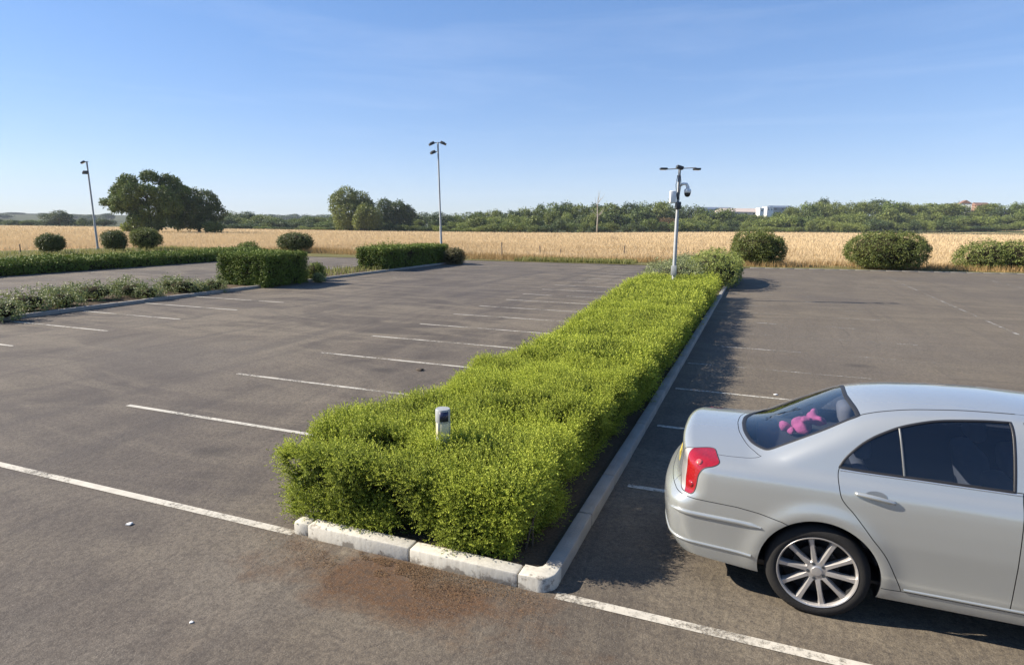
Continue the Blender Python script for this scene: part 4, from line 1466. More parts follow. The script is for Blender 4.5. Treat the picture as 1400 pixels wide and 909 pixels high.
# bollard light sunk in the hedge
def bollard():
    g = np.array([-2.40, 4.55, 0]); ztop = zrow(603, 558, (g[0], g[1]))
    root = empty('bollard_light', tuple(g))
    tag(root, 'short grey-capped bollard light poking out of the front of the hedge', 'bollard light')
    r = .062
    M_cream = plain('yellowed_diffuser', (.55, .50, .33), .35)
    def ring(name, prof, mat):
        mb = MB(); mb.lathe(prof, 28); return mb.build(name, mat, root, angle=35)
    ring('post', [(r * .93, .0), (r * .93, ztop - .25)], M_galv)
    ring('diffuser', [(r * .94, ztop - .25), (r * .98, ztop - .24), (r * .98, ztop - .125), (r * .94, ztop - .12)], M_cream)
    ring('cap', [(r * 1.0, ztop - .122), (r * 1.04, ztop - .115), (r * 1.04, ztop - .012), (r * .97, ztop - .002), (0.0, ztop)], M_galv)
    # dark navy panel round part of the cap
    V, F = [], []
    n = 10
    for i in range(n + 1):
        t = R_(-88 + 72 * i / n)
        for z in (ztop - .105, ztop - .018):
            V.append((r * 1.055 * math.cos(t), r * 1.055 * math.sin(t), z))
    F = [(2 * i, 2 * i + 2, 2 * i + 3, 2 * i + 1) for i in range(n)]
    o = mesh_np('cap_panel', V, [np.array(F)], plain('navy_panel', (.018, .022, .06), .4), root, smooth=True)
    sm = o.modifiers.new('thickness', 'SOLIDIFY'); sm.thickness = .003; sm.offset = -1
    mb = MB()
    for k in range(3):
        a = k * 2.1 + .3
        mb.tube([(r * 1.0 * math.cos(a), r * 1.0 * math.sin(a), ztop - .25), (r * 1.0 * math.cos(a), r * 1.0 * math.sin(a), ztop - .118)], .005, 6)
    mb.build('cage_bars', M_galv, root, smooth=True)


bollard()


# small things lying about
def pebble(name, px, py, r, mat, label, cat, seed):
    g = gnd(px, py)
    rs = np.random.default_rng(seed)
    import bmesh
    bm = bmesh.new(); bmesh.ops.create_icosphere(bm, subdivisions=2, radius=1.0)
    for v in bm.verts:
        k = 1 + .25 * math.sin(v.co.x * 3 + seed) + .2 * math.cos(v.co.y * 4 - seed)
        v.co = Vector((v.co.x * r * 1.6 * k, v.co.y * r * k, v.co.z * r * .5 + r * .35))
    me = bpy.data.meshes.new(name); bm.to_mesh(me); bm.free(); me.materials.append(mat)
    o = bpy.data.objects.new(name, me); link(o); o.location = (g[0], g[1], .014); o.rotation_euler = (0, 0, seed)
    tag(o, label, cat)


pebble('paper_scrap', 177, 719, .020, M_wallwhite, 'crumpled white scrap on the asphalt left of the white kerb', 'litter', 1)
pebble('paper_scrap', 262, 853, .010, M_wallwhite, 'tiny white scrap on the asphalt at the bottom left', 'litter', 2)
pebble('stone', 573, 507, .05, M_barkd, 'dark stone on the tarmac beyond the left side of the hedge', 'stone', 3)
pebble('paper_scrap', 1060, 541, .022, M_wallwhite, 'small white scrap lying on the bay line behind the car', 'litter', 4)


# ------------------------------------------------------------------ the car
def tab(pts, sm):
    p = np.array(pts, float); xs = np.linspace(p[0, 0] - .3, p[-1, 0] + .3, 1200); ys = np.interp(xs, p[:, 0], p[:, 1])
    dx = xs[1] - xs[0]; n = int(3 * sm / dx) + 1; k = np.exp(-.5 * (np.arange(-n, n + 1) * dx / sm) ** 2); k /= k.sum()
    ys = np.convolve(np.pad(ys, n, mode='edge'), k, mode='valid')
    return lambda v: np.interp(v, xs, ys)


WZ = tab([(.16, .735), (.25, .776), (.36, .792), (.5, .80), (.62, .806), (.75, .80), (.86, .790), (.95, .774), (1.05, .735), (1.3, .70)], .022)
XRT = tab([(.15, -.88), (.22, -.95), (.30, -1.02), (.36, -1.055), (.42, -1.07), (.55, -1.085), (.645, -1.08), (.685, -1.045), (.75, -.985), (.9, -.965), (1.0, -.965), (1.1, -.94)], .014)
XFT = tab([(.15, 3.48), (.3, 3.55), (.5, 3.57), (.65, 3.53), (.8, 3.4), (1.0, 3.1)], .03)
DKT = tab([(-1.05, 1.048), (-.95, 1.055), (-.8, 1.058), (-.5, 1.065), (-.3, 1.07), (0, 1.07), (1.8, 1.05), (2.3, .99), (2.8, .92), (3.3, .80), (3.6, .66)], .05)
WGT = tab([(.5, .55), (.6, .60), (.8, .70), (.88, .738), (.95, .752), (1.05, .722), (1.15, .685), (1.25, .64), (1.36, .578), (1.45, .52), (1.55, .45)], .02)
RFT = tab([(-1.1, -1), (-.95, .3), (-.75, .86), (-.42, 1.055), (-.1, 1.232), (.16, 1.368), (.3, 1.405), (.5, 1.435), (.8, 1.458), (1.1, 1.466), (1.4, 1.455), (1.65, 1.42), (1.8, 1.375), (2.0, 1.28), (2.55, .95), (2.9, .75), (3.2, 0), (3.4, -2)], .045)
AXS, AZ, AR = (0.0, 2.70), .328, .370


def smax(a, b, k):
    h = np.clip(.5 + .5 * (a - b) / k, 0, 1)
    return b + (a - b) * h + k * h * (1 - h)


def body_f(P):
    x, y, z = P[:, 0], np.abs(P[:, 1]), P[:, 2]
    w = WZ(z)
    t = np.clip((-x - .1) / .95, 0, 1); w = w - .050 * t ** 2
    t = np.clip((x - 2.5) / 1.1, 0, 1); w = w - .10 * t ** 2
    for a in AXS:
        r = np.hypot(x - a, z - AZ); w = w + .016 * np.exp(-((r - .40) / .07) ** 2) * np.clip((z - .2) / .2, 0, 1)
    w = w - .013 * sstep(.972, .995, z + .02 * (x < -5)) + .003 * np.exp(-((z - .955) / .02) ** 2)
    r = XRT(z) + .14 * (y / .8) ** 2.6 - x
    fr = x - (XFT(z) - .30 * (y / .8) ** 2.2)
    d = z - (DKT(x) - .085 * (y / .7) ** 2)
    low = smax(y - w, np.maximum(r, fr), .13)
    low = smax(low, d, .065)
    low = np.maximum(low, .17 - z)
    t = np.clip((.7 - x) / 1.1, 0, 1.4)
    g = smax(y - (WGT(z) - .05 * t ** 2 - .03 * np.clip((x - 1.2), 0, 1.5) ** 2), (z - (RFT(x) - .055 * (y / .55) ** 2)) * .85, .075)
    g = np.maximum(g, .6 - z)
    return -smax(-low, -g, .05)


def cast(o, d, t0, t1, n=300):
    o = np.asarray(o, float); d = np.asarray(d, float)
    o, d = np.broadcast_arrays(o, d)
    Nn = len(o)
    found = np.zeros(Nn, bool); lo = np.full(Nn, t0, float); hi = np.full(Nn, t0, float)
    best = np.full(Nn, 1e9); tb = np.full(Nn, t0, float)
    ts = np.linspace(t0, t1, n)
    for i in range(1, n):
        ix = np.where(~found)[0]
        if not len(ix): break
        v = body_f(o[ix] + d[ix] * ts[i])
        b = v < best[ix]; best[ix[b]] = v[b]; tb[ix[b]] = ts[i]
        nw = ix[v < 0]; lo[nw] = ts[i - 1]; hi[nw] = ts[i]; found[nw] = True
    for _ in range(26):
        mid = (lo + hi) / 2; ins = body_f(o + d * mid[:, None]) < 0
        hi = np.where(ins, mid, hi); lo = np.where(ins, lo, mid)
    t = np.where(found, hi, tb)
    return o + d * t[:, None], found


def grad(P, e=2e-3):
    g = np.stack([body_f(P + np.eye(3)[i] * e) - body_f(P - np.eye(3)[i] * e) for i in range(3)], -1)
    return g / (np.linalg.norm(g, axis=1)[:, None] + 1e-9)


def dens(pts, step=.014, smooth=False):
    P = np.array(pts, float)
    if smooth and len(P) > 2:
        Q = np.vstack([2 * P[0] - P[1], P, 2 * P[-1] - P[-2]])
        out = []
        for i in range(1, len(Q) - 2):
            n = max(2, int(np.linalg.norm(Q[i + 1] - Q[i]) / (step * .3)))
            t = np.linspace(0, 1, n, endpoint=False)[:, None]
            a, b, c, d = Q[i - 1], Q[i], Q[i + 1], Q[i + 2]
            out.append(.5 * (2 * b + (c - a) * t + (2 * a - 5 * b + 4 * c - d) * t ** 2 + (3 * b - a - 3 * c + d) * t ** 3))
        P = np.vstack(out + [Q[-2:-1]])
    elif len(P) > 2:              # keep every corner
        segs = [dens(P[i:i + 2], step)[:-1] for i in range(len(P) - 1)]
        return np.vstack(segs + [P[-1:]])
    s = np.concatenate([[0], np.cumsum(np.linalg.norm(np.diff(P, axis=0), axis=1))])
    n = max(1, int(round(s[-1] / step)))
    u = np.linspace(0, s[-1], n + 1)
    return np.stack([np.interp(u, s, P[:, k]) for k in range(P.shape[1])], -1)


def cS(pts, sm=False):          # traced in side view (x, z)
    p = dens(pts, smooth=sm)
    return cast(np.stack([p[:, 0], np.full(len(p), -1.2), p[:, 1]], -1), np.array([0, 1.0, 0]), 0, 1.2)[0]


def cT(pts, sm=False):          # traced in plan (x, y)
    p = dens(pts, smooth=sm)
    return cast(np.stack([p[:, 0], p[:, 1], np.full(len(p), 1.8)], -1), np.array([0, 0, -1.0]), 0, 1.6)[0]


def cA(pts, axis, sm=False):    # 3-D points pulled on to the skin towards a vertical axis
    p = dens(pts, smooth=sm)
    ax = np.stack([np.full(len(p), axis[0]), np.full(len(p), axis[1]), p[:, 2]], -1)
    d = ax - p; d /= np.linalg.norm(d, axis=1)[:, None]
    return cast(ax - d * 1.7, d, 0, 1.7)[0]


def cRad(org, ths, y=None, x=None):   # cut through a plane: y = const or x = const
    th = np.array(ths)
    if y is not None:
        D = np.stack([np.cos(th), 0 * th, np.sin(th)], -1)
    else:
        D = np.stack([0 * th, -np.cos(th), np.sin(th)], -1)
    return cast(np.array(org) + D * 2.6, -D, 0, 2.6)[0]


class Panels:
    """one quarter of the bodywork, cut into panels along curves drawn on its surface"""
    def __init__(s, d):
        d = np.array(d, float); s.d = d / np.linalg.norm(d)
        s.e1 = np.cross(s.d, [0, 0, 1.0]); s.e1 /= np.linalg.norm(s.e1)
        s.e2 = np.cross(s.e1, s.d)
        s.curves = []
    def pq(s, P): return np.stack([P @ s.e1, P @ s.e2], -1)
    def add(s, P, closed=False):
        s.curves.append((np.vstack([P, P[:1]]) if closed else P))
    def solve(s, inside, step=.02):
        pts = np.vstack(s.curves); q = s.pq(pts)
        edges = []; o = 0
        for c in s.curves:
            edges += [(o + i, o + i + 1) for i in range(len(c) - 1)]; o += len(c)
        mn, mx = q.min(0), q.max(0)
        gx, gy = np.meshgrid(np.arange(mn[0], mx[0], step), np.arange(mn[1], mx[1], step))
        gx = gx + (np.arange(gx.shape[0]) % 2)[:, None] * step * .5
        G = np.stack([gx.ravel(), gy.ravel()], -1)
        keep = np.ones(len(G), bool)
        for i in range(0, len(G), 600):
            dd = ((G[i:i + 600, None] - q[None]) ** 2).sum(-1).min(1)
            keep[i:i + 600] = dd > (step * .62) ** 2
        G = G[keep]
        P, f = cast(G[:, :1] * s.e1 + G[:, 1:] * s.e2 - s.d * 4.5, s.d, 0, 8.0, 640)
        ok = f & inside(P)
        A = np.vstack([q, G[ok]]); A3 = np.vstack([pts, P[ok]])
        vs, es, fs, ov, oe, of = delaunay_2d_cdt([Vector(a) for a in A], edges, [], 0, 1e-6, True)
        V2 = np.array([v[:] for v in vs])
        V3 = np.zeros((len(V2), 3)); need = []
        for i, l in enumerate(ov):
            if len(l): V3[i] = A3[l[0]]
            else: need.append(i)
        if need:
            need = np.array(need)
            V3[need] = cast(V2[need, :1] * s.e1 + V2[need, 1:] * s.e2 - s.d * 4.5, s.d, 0, 8.0, 640)[0]
        cons = {tuple(sorted(e)) for e, l in zip(es, oe) if len(l)}
        emap = {}
        for k, f in enumerate(fs):
            for a, b in zip(f, list(f[1:]) + [f[0]]):
                emap.setdefault(tuple(sorted((a, b))), []).append(k)
        reg = [-1] * len(fs); r = 0
        for k in range(len(fs)):
            if reg[k] >= 0: continue
            st = [k]; reg[k] = r
            while st:
                c = st.pop(); f = fs[c]
                for a, b in zip(f, list(f[1:]) + [f[0]]):
                    e = tuple(sorted((a, b)))
                    if e in cons: continue
                    for n2 in emap[e]:
                        if reg[n2] < 0: reg[n2] = r; st.append(n2)
            r += 1
        s.V3, s.V2, s.F, s.reg = V3, V2, np.array([list(f) for f in fs]), np.array(reg)
        # orient outwards
        n = np.cross(V3[s.F[:, 1]] - V3[s.F[:, 0]], V3[s.F[:, 2]] - V3[s.F[:, 0]])
        fl = (n @ s.d) > 0
        s.F[fl] = s.F[fl][:, ::-1]
    def region(s, *seeds):
        tri = s.V2[s.F]
        ids = set()
        for sd_ in seeds:
            p = s.pq(np.array(sd_)[None])[0]
            a, b, c = tri[:, 0], tri[:, 1], tri[:, 2]
            cr = lambda u, v: u[:, 0] * v[:, 1] - u[:, 1] * v[:, 0]
            s1, s2, s3 = cr(b - a, p - a), cr(c - b, p - b), cr(a - c, p - c)
            ins = ((s1 >= 0) & (s2 >= 0) & (s3 >= 0)) | ((s1 <= 0) & (s2 <= 0) & (s3 <= 0))
            if ins.any(): ids.add(int(s.reg[np.where(ins)[0][0]]))
            else: print('seed missed', sd_)
        fk = np.isin(s.reg, list(ids))
        F = s.F[fk]
        u, inv = np.unique(F.ravel(), return_inverse=True)
        return s.V3[u], inv.reshape(-1, 3)


def mirror(V, F):
    return V * [1, -1, 1], F[:, ::-1]


def weld(pieces, tol=2e-4):
    Vs = np.vstack([p[0] for p in pieces]); Fs = []; o = 0
    for V, F in pieces:
        Fs.append(F + o); o += len(V)
    key = np.round(Vs / tol).astype(np.int64)
    _, first, inv = np.unique(key, axis=0, return_index=True, return_inverse=True)
    F = inv.reshape(-1)[np.vstack(Fs)]
    bad = (F[:, 0] == F[:, 1]) | (F[:, 1] == F[:, 2]) | (F[:, 0] == F[:, 2])
    return Vs[first], F[~bad]


def panel(name, VF, mat, parent, gap=.0026, lip=.016, inset=0.0, nogap=None):
    V, F = VF
    V = V.copy(); Nn = grad(V)
    ed = {}
    for k, f in enumerate(F):
        for a, b in ((f[0], f[1]), (f[1], f[2]), (f[2], f[0])):
            ed.setdefault((min(a, b), max(a, b)), []).append((k, a, b))
    bnd = [l[0] for l in ed.values() if len(l) == 1]
    inw = np.zeros_like(V)
    for k, a, b in bnd:
        t = V[b] - V[a]; t /= np.linalg.norm(t) + 1e-9
        w = np.cross(Nn[a], t)        # points into the face (counter-clockwise)
        inw[a] += w; inw[b] += w
    L = np.linalg.norm(inw, axis=1); bm_ = L > 1e-6
    inw[bm_] /= L[bm_][:, None]
    mv = bm_ if nogap is None else bm_ & ~nogap(V)
    V[mv] += inw[mv] * gap
    V -= Nn * inset
    VV = [V]; NN = [Nn]; FF = [F]
    if lip:
        lv = sorted({i for k, a, b in bnd for i in (a, b)})
        ix = {v: i for i, v in enumerate(lv)}
        lv = np.array(lv); n0 = len(V); m = len(lv)
        VV += [V[lv], V[lv] - Nn[lv] * lip]
        out = -inw[lv]
        NN += [(Nn[lv] * .4 + out), out]
        q = []
        for k, a, b in bnd:
            if nogap is not None and nogap(V[[a, b]]).all(): continue
            q.append((n0 + ix[b], n0 + ix[a], n0 + m + ix[a], n0 + m + ix[b]))
        Q = np.array(q) if q else None
    else:
        Q = None
    VV = np.vstack(VV); NN = np.vstack(NN); NN /= np.linalg.norm(NN, axis=1)[:, None] + 1e-9
    fl = [F] + ([Q] if Q is not None else [])
    mi = np.zeros(sum(len(f) for f in fl), np.int32); mi[len(F):] = 1
    o = mesh_np(name, VV, fl, mat, parent, smooth=True, mats=[mat, M_seal_shade] if Q is not None else None, midx=mi)  # panel edges take the black too, painting shade into the gaps
    if len(o.data.vertices) == len(NN):
        o.data.normals_split_custom_set_from_vertices([tuple(n) for n in NN])
    return o


def ribbon(name, P, w, mat, parent, proud=.0025, closed=False, thick=.004, taper=False):
    """a strip that follows the skin along points P: w wide, slightly raised, with real thickness"""
    P = np.asarray(P, float)
    if closed: P = P[:-1] if np.linalg.norm(P[0] - P[-1]) < 1e-6 else P
    n = len(P); Nn = grad(P)
    T = np.roll(P, -1, 0) - np.roll(P, 1, 0)
    if not closed: T[0] = P[1] - P[0]; T[-1] = P[-1] - P[-2]
    T /= np.linalg.norm(T, axis=1)[:, None] + 1e-9
    B = np.cross(Nn, T)
    ws = np.full(n, w)
    if taper:
        k = np.linspace(0, 1, n); ws = w * np.clip(np.minimum(k, 1 - k) * 10, .15, 1)
    prof = [(-.5, -thick), (-.5, proud * .4), (-.25, proud), (.25, proud), (.5, proud * .4), (.5, -thick)]
    V = np.stack([P + B * (ws * a)[:, None] + Nn * b for a, b in prof], 1).reshape(-1, 3)
    K = len(prof); F = []
    for i in range(n if closed else n - 1):
        j = (i + 1) % n
        for k in range(K - 1):
            F.append((i * K + k, i * K + k + 1, j * K + k + 1, j * K + k))
    me = mesh_np(name, V, [np.array(F)[:, ::-1]], mat, parent, smooth=True)
    return me


M_car = plain('silver_car_paint', (.445, .458, .438), .25, .55, var=.02, vscale=2, coat=.8)
M_car.node_tree.nodes['Principled BSDF'].inputs['Coat Roughness'].default_value = .05
M_seal_shade = plain('black_seal_and_gap_shade', (.014, .014, .016), .55)
M_tyre = plain('tyre_rubber', (.022, .021, .02), .85, var=.2, bump=.2, bscale=80, spec=.2)
M_alloy = plain('alloy_wheel', (.46, .44, .42), .34, .6, var=.05)
M_disc = plain('brake_disc', (.035, .032, .030), .6, .3)
M_barrel = plain('dark_wheel_barrel', (.020, .020, .021), .6, .2)
M_trim = plain('grey_car_interior', (.030, .031, .035), .9, var=.1)
M_seat = plain('grey_seat_cloth', (.15, .15, .16), .95, var=.15)
M_chrome = plain('satin_bright_trim', (.62, .63, .63), .25, .8, var=.03)
M_redlens = plain('red_lamp_lens', (.27, .007, .012), .08, var=.35, vscale=16, coat=1.0)
nt_ = M_redlens.node_tree
wv = N(nt_, 'ShaderNodeTexVoronoi', Scale=70.0)
nt_.links.new(N(nt_, 'ShaderNodeTexCoord').outputs['Object'], wv.inputs['Vector'])
bp_ = N(nt_, 'ShaderNodeBump', Strength=.5, Distance=.004)
nt_.links.new(wv.outputs['Distance'], bp_.inputs['Height'])
nt_.links.new(bp_.outputs['Normal'], nt_.nodes['Principled BSDF'].inputs['Normal'])
M_clearlens = plain('clear_lamp_lens', (.36, .34, .33), .08, var=.1, coat=1.0)
M_pink = plain('pink_plush', (.46, .09, .22), .95, var=.2, vscale=20, bump=.5, bscale=90)


def glass_mat(name, tint, body):
    mt, nt, b = nodes(name)
    b.inputs['Base Color'].default_value = (.012, .018, .034, 1)
    b.inputs['Roughness'].default_value = .04
    b.inputs['Specular IOR Level'].default_value = .5
    tr = N(nt, 'ShaderNodeBsdfTransparent'); tr.inputs['Color'].default_value = tint
    gl = N(nt, 'ShaderNodeBsdfGlossy'); gl.inputs['Roughness'].default_value = .03; gl.inputs['Color'].default_value = (1, 1, 1, 1)
    fr = N(nt, 'ShaderNodeFresnel', IOR=1.5)
    m1 = N(nt, 'ShaderNodeMixShader'); m1.inputs[0].default_value = body
    nt.links.new(tr.outputs[0], m1.inputs[1]); nt.links.new(b.outputs[0], m1.inputs[2])
    m2 = N(nt, 'ShaderNodeMixShader')
    nt.links.new(fr.outputs[0], m2.inputs[0]); nt.links.new(m1.outputs[0], m2.inputs[1]); nt.links.new(gl.outputs[0], m2.inputs[2])
    nt.links.new(m2.outputs[0], nt.nodes['Material Output'].inputs[0])
    return mt


M_cglass = glass_mat('tinted_car_glass', (.50, .56, .66, 1), .25)
M_rglass = glass_mat('rear_screen_glass', (.80, .84, .90, 1), .12)
CARX, CARY = 0.56, 5.04
SPLIT = 1.06
SWIN = [(.080, 1.052), (.105, 1.098), (.135, 1.137), (.17, 1.175), (.209, 1.212), (.26, 1.250), (.313, 1.281), (.418, 1.330), (.543, 1.367), (.666, 1.390), (.865, 1.409), (1.022, 1.416)]
ARCH = lambda cx, a0, a1: [(cx + AR * math.cos(t), AZ + AR * math.sin(t)) for t in np.linspace(a0, a1, 60)]


def car():
    root = empty('parked_car', (CARX, CARY, 0))
    tag(root, 'silver saloon car parked with its tail towards the long hedge', 'car')
    # ---- rear half of the near side
    R = Panels((.42, .74, -.55))
    top = cRad((SPLIT, 0, .7), np.linspace(math.pi / 2, math.pi / 2, 1), x=1)[0]
    a1 = math.atan2(top[2] - .7, SPLIT - .2)
    ctr = cRad((.2, 0, .7), np.linspace(a1, math.pi + math.atan2(.7 - .26, 1.25), 220), y=0)
    R.add(ctr)
    sp = cRad((SPLIT, 0, .7), np.linspace(math.pi / 2, -.60, 110), x=1)
    sp = sp[sp[:, 2] > .215]
    sp = np.vstack([sp, cS([(SPLIT, .222), (SPLIT, .219)])[-1:]])
    R.add(sp)
    ang0 = math.asin((.22 - AZ) / AR); ang1 = math.pi - math.asin((.238 - AZ) / AR)
    R.add(cS([(SPLIT + .006, .22), (AR * math.cos(ang0), .22)]))
    R.add(cS(ARCH(0, ang0, ang1)))
    zb = lambda t: .238 + .03 * t
    xl = AR * math.cos(ang1)
    bot = [(xl, -.8, .238), (-.6, -.85, .252), (-.85, -.80, .27), (-1.0, -.6, .275), (-1.08, -.3, .27), (-1.1, 0, float(ctr[-1][2]))]
    bc = cA(bot, (-.30, 0)); bc[0] = cS([(xl, .238), (xl + .001, .238)])[0]
    R.add(np.vstack([bc, ctr[-1:]]))
    win = cS(SWIN, True); wbot = cS([(1.022, 1.416), (1.018, 1.046), (.6, 1.050), (.3, 1.048), (.080, 1.052)])
    R.add(np.vstack([win, wbot[1:]]))
    belt = cS([(1.018, 1.046), (SPLIT + .006, 1.046)]); R.add(belt)
    de = cS([(.080, 1.052), (.074, 1.01), (.080, .95), (.098, .877), (.132, .83), (.172, .79), (.235, .715), (.29, .645), (.378, .535), (.45, .395), (.478, .335), (.488, .305)], True); R.add(de)
    ds = cS([(.34, .305), (.488, .305), (SPLIT + .006, .305)]); R.add(ds)
    # rear glass, boot lid, roof seam
    rgl = np.vstack([cT([(-.520, .006), (-.520, 0), (-.505, -.20), (-.455, -.38), (-.372, -.505), (-.345, -.522)], True), cT([(-.345, -.522), (-.305, -.521), (-.037, -.506), (.150, -.462), (.198, -.440)], True)[1:], cT([(.198, -.440), (.193, -.32), (.180, -.16), (.172, 0), (.172, .006)], True)[1:]])
    R.add(rgl)
    R.add(cT([(-.565, .006), (-.565, 0), (-.548, -.21), (-.495, -.41), (-.43, -.54), (-.405, -.585), (-.385, -.600), (-.36, -.60)], True))
    R.add(cT([(-.37, -.570), (-.40, -.600), (-.45, -.614), (-.60, -.622), (-.76, -.612), (-.82, -.625), (-.87, -.665)], True))
    roofseam = cT([(.198, -.440), (.26, -.425), (.455, -.395), (.751, -.375), (SPLIT, -.37), (SPLIT + .006, -.37)], True); R.add(roofseam)
    # tail lamp: wraps the corner
    AX_ = (-.35, -.1)
    lamp = [(-.95, -.50, .93), (-.93, -.55, .985), (-.87, -.60, 1.005), (-.80, -.64, 1.010), (-.735, -.69, .995), (-.680, -.74, .972), (-.70, -.75, .950), (-.765, -.75, .925), (-.80, -.75, .87), (-.806, -.75, .79), (-.825, -.75, .735), (-.87, -.74, .722), (-.93, -.66, .735), (-.965, -.56, .79), (-.96, -.51, .86)]
    lc = cA(lamp + lamp[:1], AX_, True); R.add(np.vstack([lc, lc[:1]]))
    # the clear reversing section
    R.add(cA([(-.895, -.585, 1.02), (-.885, -.63, .95), (-.895, -.665, .86), (-.90, -.68, .80), (-.885, -.715, .717)], AX_, True))
    # boot seam down to the lamp, boot lower edge, bumper top
    bt = cA([(-.15, -.9, .622), (-.235, -.9, .655), (-.40, -.9, .682), (-.56, -.9, .698), (-.83, -.85, .702), (-.98, -.62, .704), (-1.05, -.3, .706), (-1.10, .008, .706)], (-.30, 0))
    R.add(bt)
    R.add(cA([(-.96, -.60, .80), (-.985, -.52, .74), (-.985, -.52, .69)], AX_))
    R.solve(lambda P: (P[:, 1] < -.004) & (P[:, 0] < SPLIT - .006) & (P[:, 2] > .21), .016)
    S = lambda x, z: cS([(x, z), (x + .001, z)])[0]
    T = lambda x, y: cT([(x, y), (x + .001, y)])[0]
    A_ = lambda p: cA([p, (p[0], p[1], p[2] + .001)], (-.35, -.1))[0]
    quarter = R.region(S(-.5, .85))
    bumper = R.region(S(-.6, .5))
    door = R.region(S(.6, .7)); sill = R.region(S(.75, .26))
    swin = R.region(S(.7, 1.2)); rglass = R.region(T(-.1, -.2)); boot = R.region(T(-.75, -.2)); roof = R.region(T(.7, -.15))
    red = R.region(A_((-.80, -.70, .965)), A_((-.83, -.74, .80))); clear = R.region(A_((-.965, -.56, .86)))

    # ---- front half of the near side
    Fp = Panels((-.42, .74, -.55))
    a2 = math.atan2(top[2] - .65, SPLIT - 2.0)
    ctf = cRad((2.0, 0, .65), np.linspace(a2, -.27, 240), y=0)
    Fp.add(ctf); Fp.add(sp)
    f0 = math.pi - math.asin((.22 - AZ) / AR); f1 = math.asin((.238 - AZ) / AR)
    Fp.add(cS([(SPLIT - .006, .22), (2.7 + AR * math.cos(f0), .22)]))
    Fp.add(cS(ARCH(2.7, f0, f1)))
    xr = 2.7 + AR * math.cos(f1)
    fb = cA([(xr, -.85, .238), (3.3, -.8, .24), (3.5, -.5, .24), (3.6, 0, float(ctf[-1][2]))], (2.7, 0)); fb[0] = cS([(xr, .238), (xr + .001, .238)])[0]
    Fp.add(np.vstack([fb, ctf[-1:]]))
    fw = cS([(1.095, 1.046), (1.095, 1.417), (1.3, 1.408), (1.5, 1.375), (1.7, 1.305), (1.9, 1.20), (2.1, 1.075), (2.13, 1.046), (1.095, 1.046)]); Fp.add(fw)
    Fp.add(cS([(SPLIT - .006, 1.046), (1.095, 1.046)]))
    fd = cS([(2.13, 1.046), (2.17, .98), (2.18, .8), (2.14, .55), (2.10, .40), (2.06, .305)], True); Fp.add(fd)
    Fp.add(cS([(SPLIT - .006, .305), (2.06, .305), (2.35, .305)]))
    ws = np.vstack([cT([(1.70, .006), (1.70, 0), (1.69, -.2), (1.66, -.40)], True), cT([(1.66, -.40), (1.9, -.47), (2.2, -.545), (2.36, -.58)], True)[1:], cT([(2.36, -.58), (2.48, -.35), (2.54, 0), (2.54, .006)], True)[1:]]); Fp.add(ws)
    Fp.add(cT([(SPLIT - .006, -.37), (SPLIT, -.37), (1.3, -.375), (1.66, -.40)], True))
    Fp.add(cT([(2.59, .006), (2.59, 0), (2.53, -.36), (2.42, -.60), (2.8, -.60), (3.15, -.55), (3.36, -.40), (3.43, 0), (3.43, .006)], True))
    AF = (2.6, -.05)
    hl = [(3.08, -.72, .735), (3.2, -.70, .74), (3.36, -.52, .73), (3.45, -.36, .71), (3.48, -.36, .63), (3.40, -.58, .61), (3.25, -.72, .63)]
    hc = cA(hl + hl[:1], AF); Fp.add(hc)
    fbt = np.vstack([cS([(2.94, .595), (3.05, .605), (3.12, .61)])[:-1], cA([(3.12, -.9, .61), (3.4, -.6, .60), (3.55, -.3, .60), (3.62, .008, .60)], (2.7, 0))]); Fp.add(fbt)
    Fp.add(cA([(3.6, .008, .72), (3.5, -.25, .712), (3.5, -.31, .69), (3.5, -.29, .635), (3.6, .008, .625)], (2.7, 0)))
    Fp.solve(lambda P: (P[:, 1] < -.004) & (P[:, 0] > SPLIT + .006) & (P[:, 2] > .21), .024)
    SF = lambda x, z: S(x, z)
    wing = Fp.region(S(2.6, .80), S(1.078, 1.2)); fdoor = Fp.region(S(1.6, .7)); fsill = Fp.region(S(1.6, .26)); fwin = Fp.region(S(1.5, 1.2))
    wscr = Fp.region(T(2.1, -.2)); froof = Fp.region(T(1.3, -.15)); hood = Fp.region(T(3.0, -.2)); hlamp = Fp.region(cA([(3.4, -.5, .67), (3.4, -.5, .671)], AF)[0]); fbump = Fp.region(cA([(3.5, -.3, .45), (3.5, -.3, .451)], (2.7, 0))[0])
    grille = Fp.region(cA([(3.6, -.12, .67), (3.6, -.12, .671)], (2.7, 0))[0])

    mid = lambda V: np.abs(V[:, 1]) < 1e-3
    shell = weld([quarter, wing, mirror(*quarter), mirror(*wing)], 1.5e-3)
    body = panel('body', shell, M_car, root, nogap=lambda V: mid(V) | (np.abs(V[:, 0] - SPLIT) < .004) & (V[:, 2] > 1.05))
    sl = weld([sill, fsill], 1.5e-3)
    for VF in (sl, mirror(*sl)): panel('sill', VF, M_car, root)
    both = lambda X: weld([X, mirror(*X)], 4e-4)
    bmp = panel('bumper', both(bumper), M_car, root, nogap=mid)
    panel('bumper', both(fbump), M_car, root, nogap=mid)
    panel('boot_lid', both(boot), M_car, root, nogap=mid)
    panel('bonnet', both(hood), M_car, root, nogap=mid)
    panel('roof', weld([roof, froof, mirror(*roof), mirror(*froof)], 1.5e-3), M_car, root, nogap=lambda V: mid(V) | (np.abs(V[:, 0] - SPLIT) < .004))
    panel('grille', both(grille), M_blackpl, root, nogap=mid, inset=.012)
    panel('rear_window', both(rglass), M_rglass, root, inset=.004, lip=0, nogap=mid)
    panel('windscreen', both(wscr), M_rglass, root, inset=.004, lip=0, nogap=mid)
    doors = []
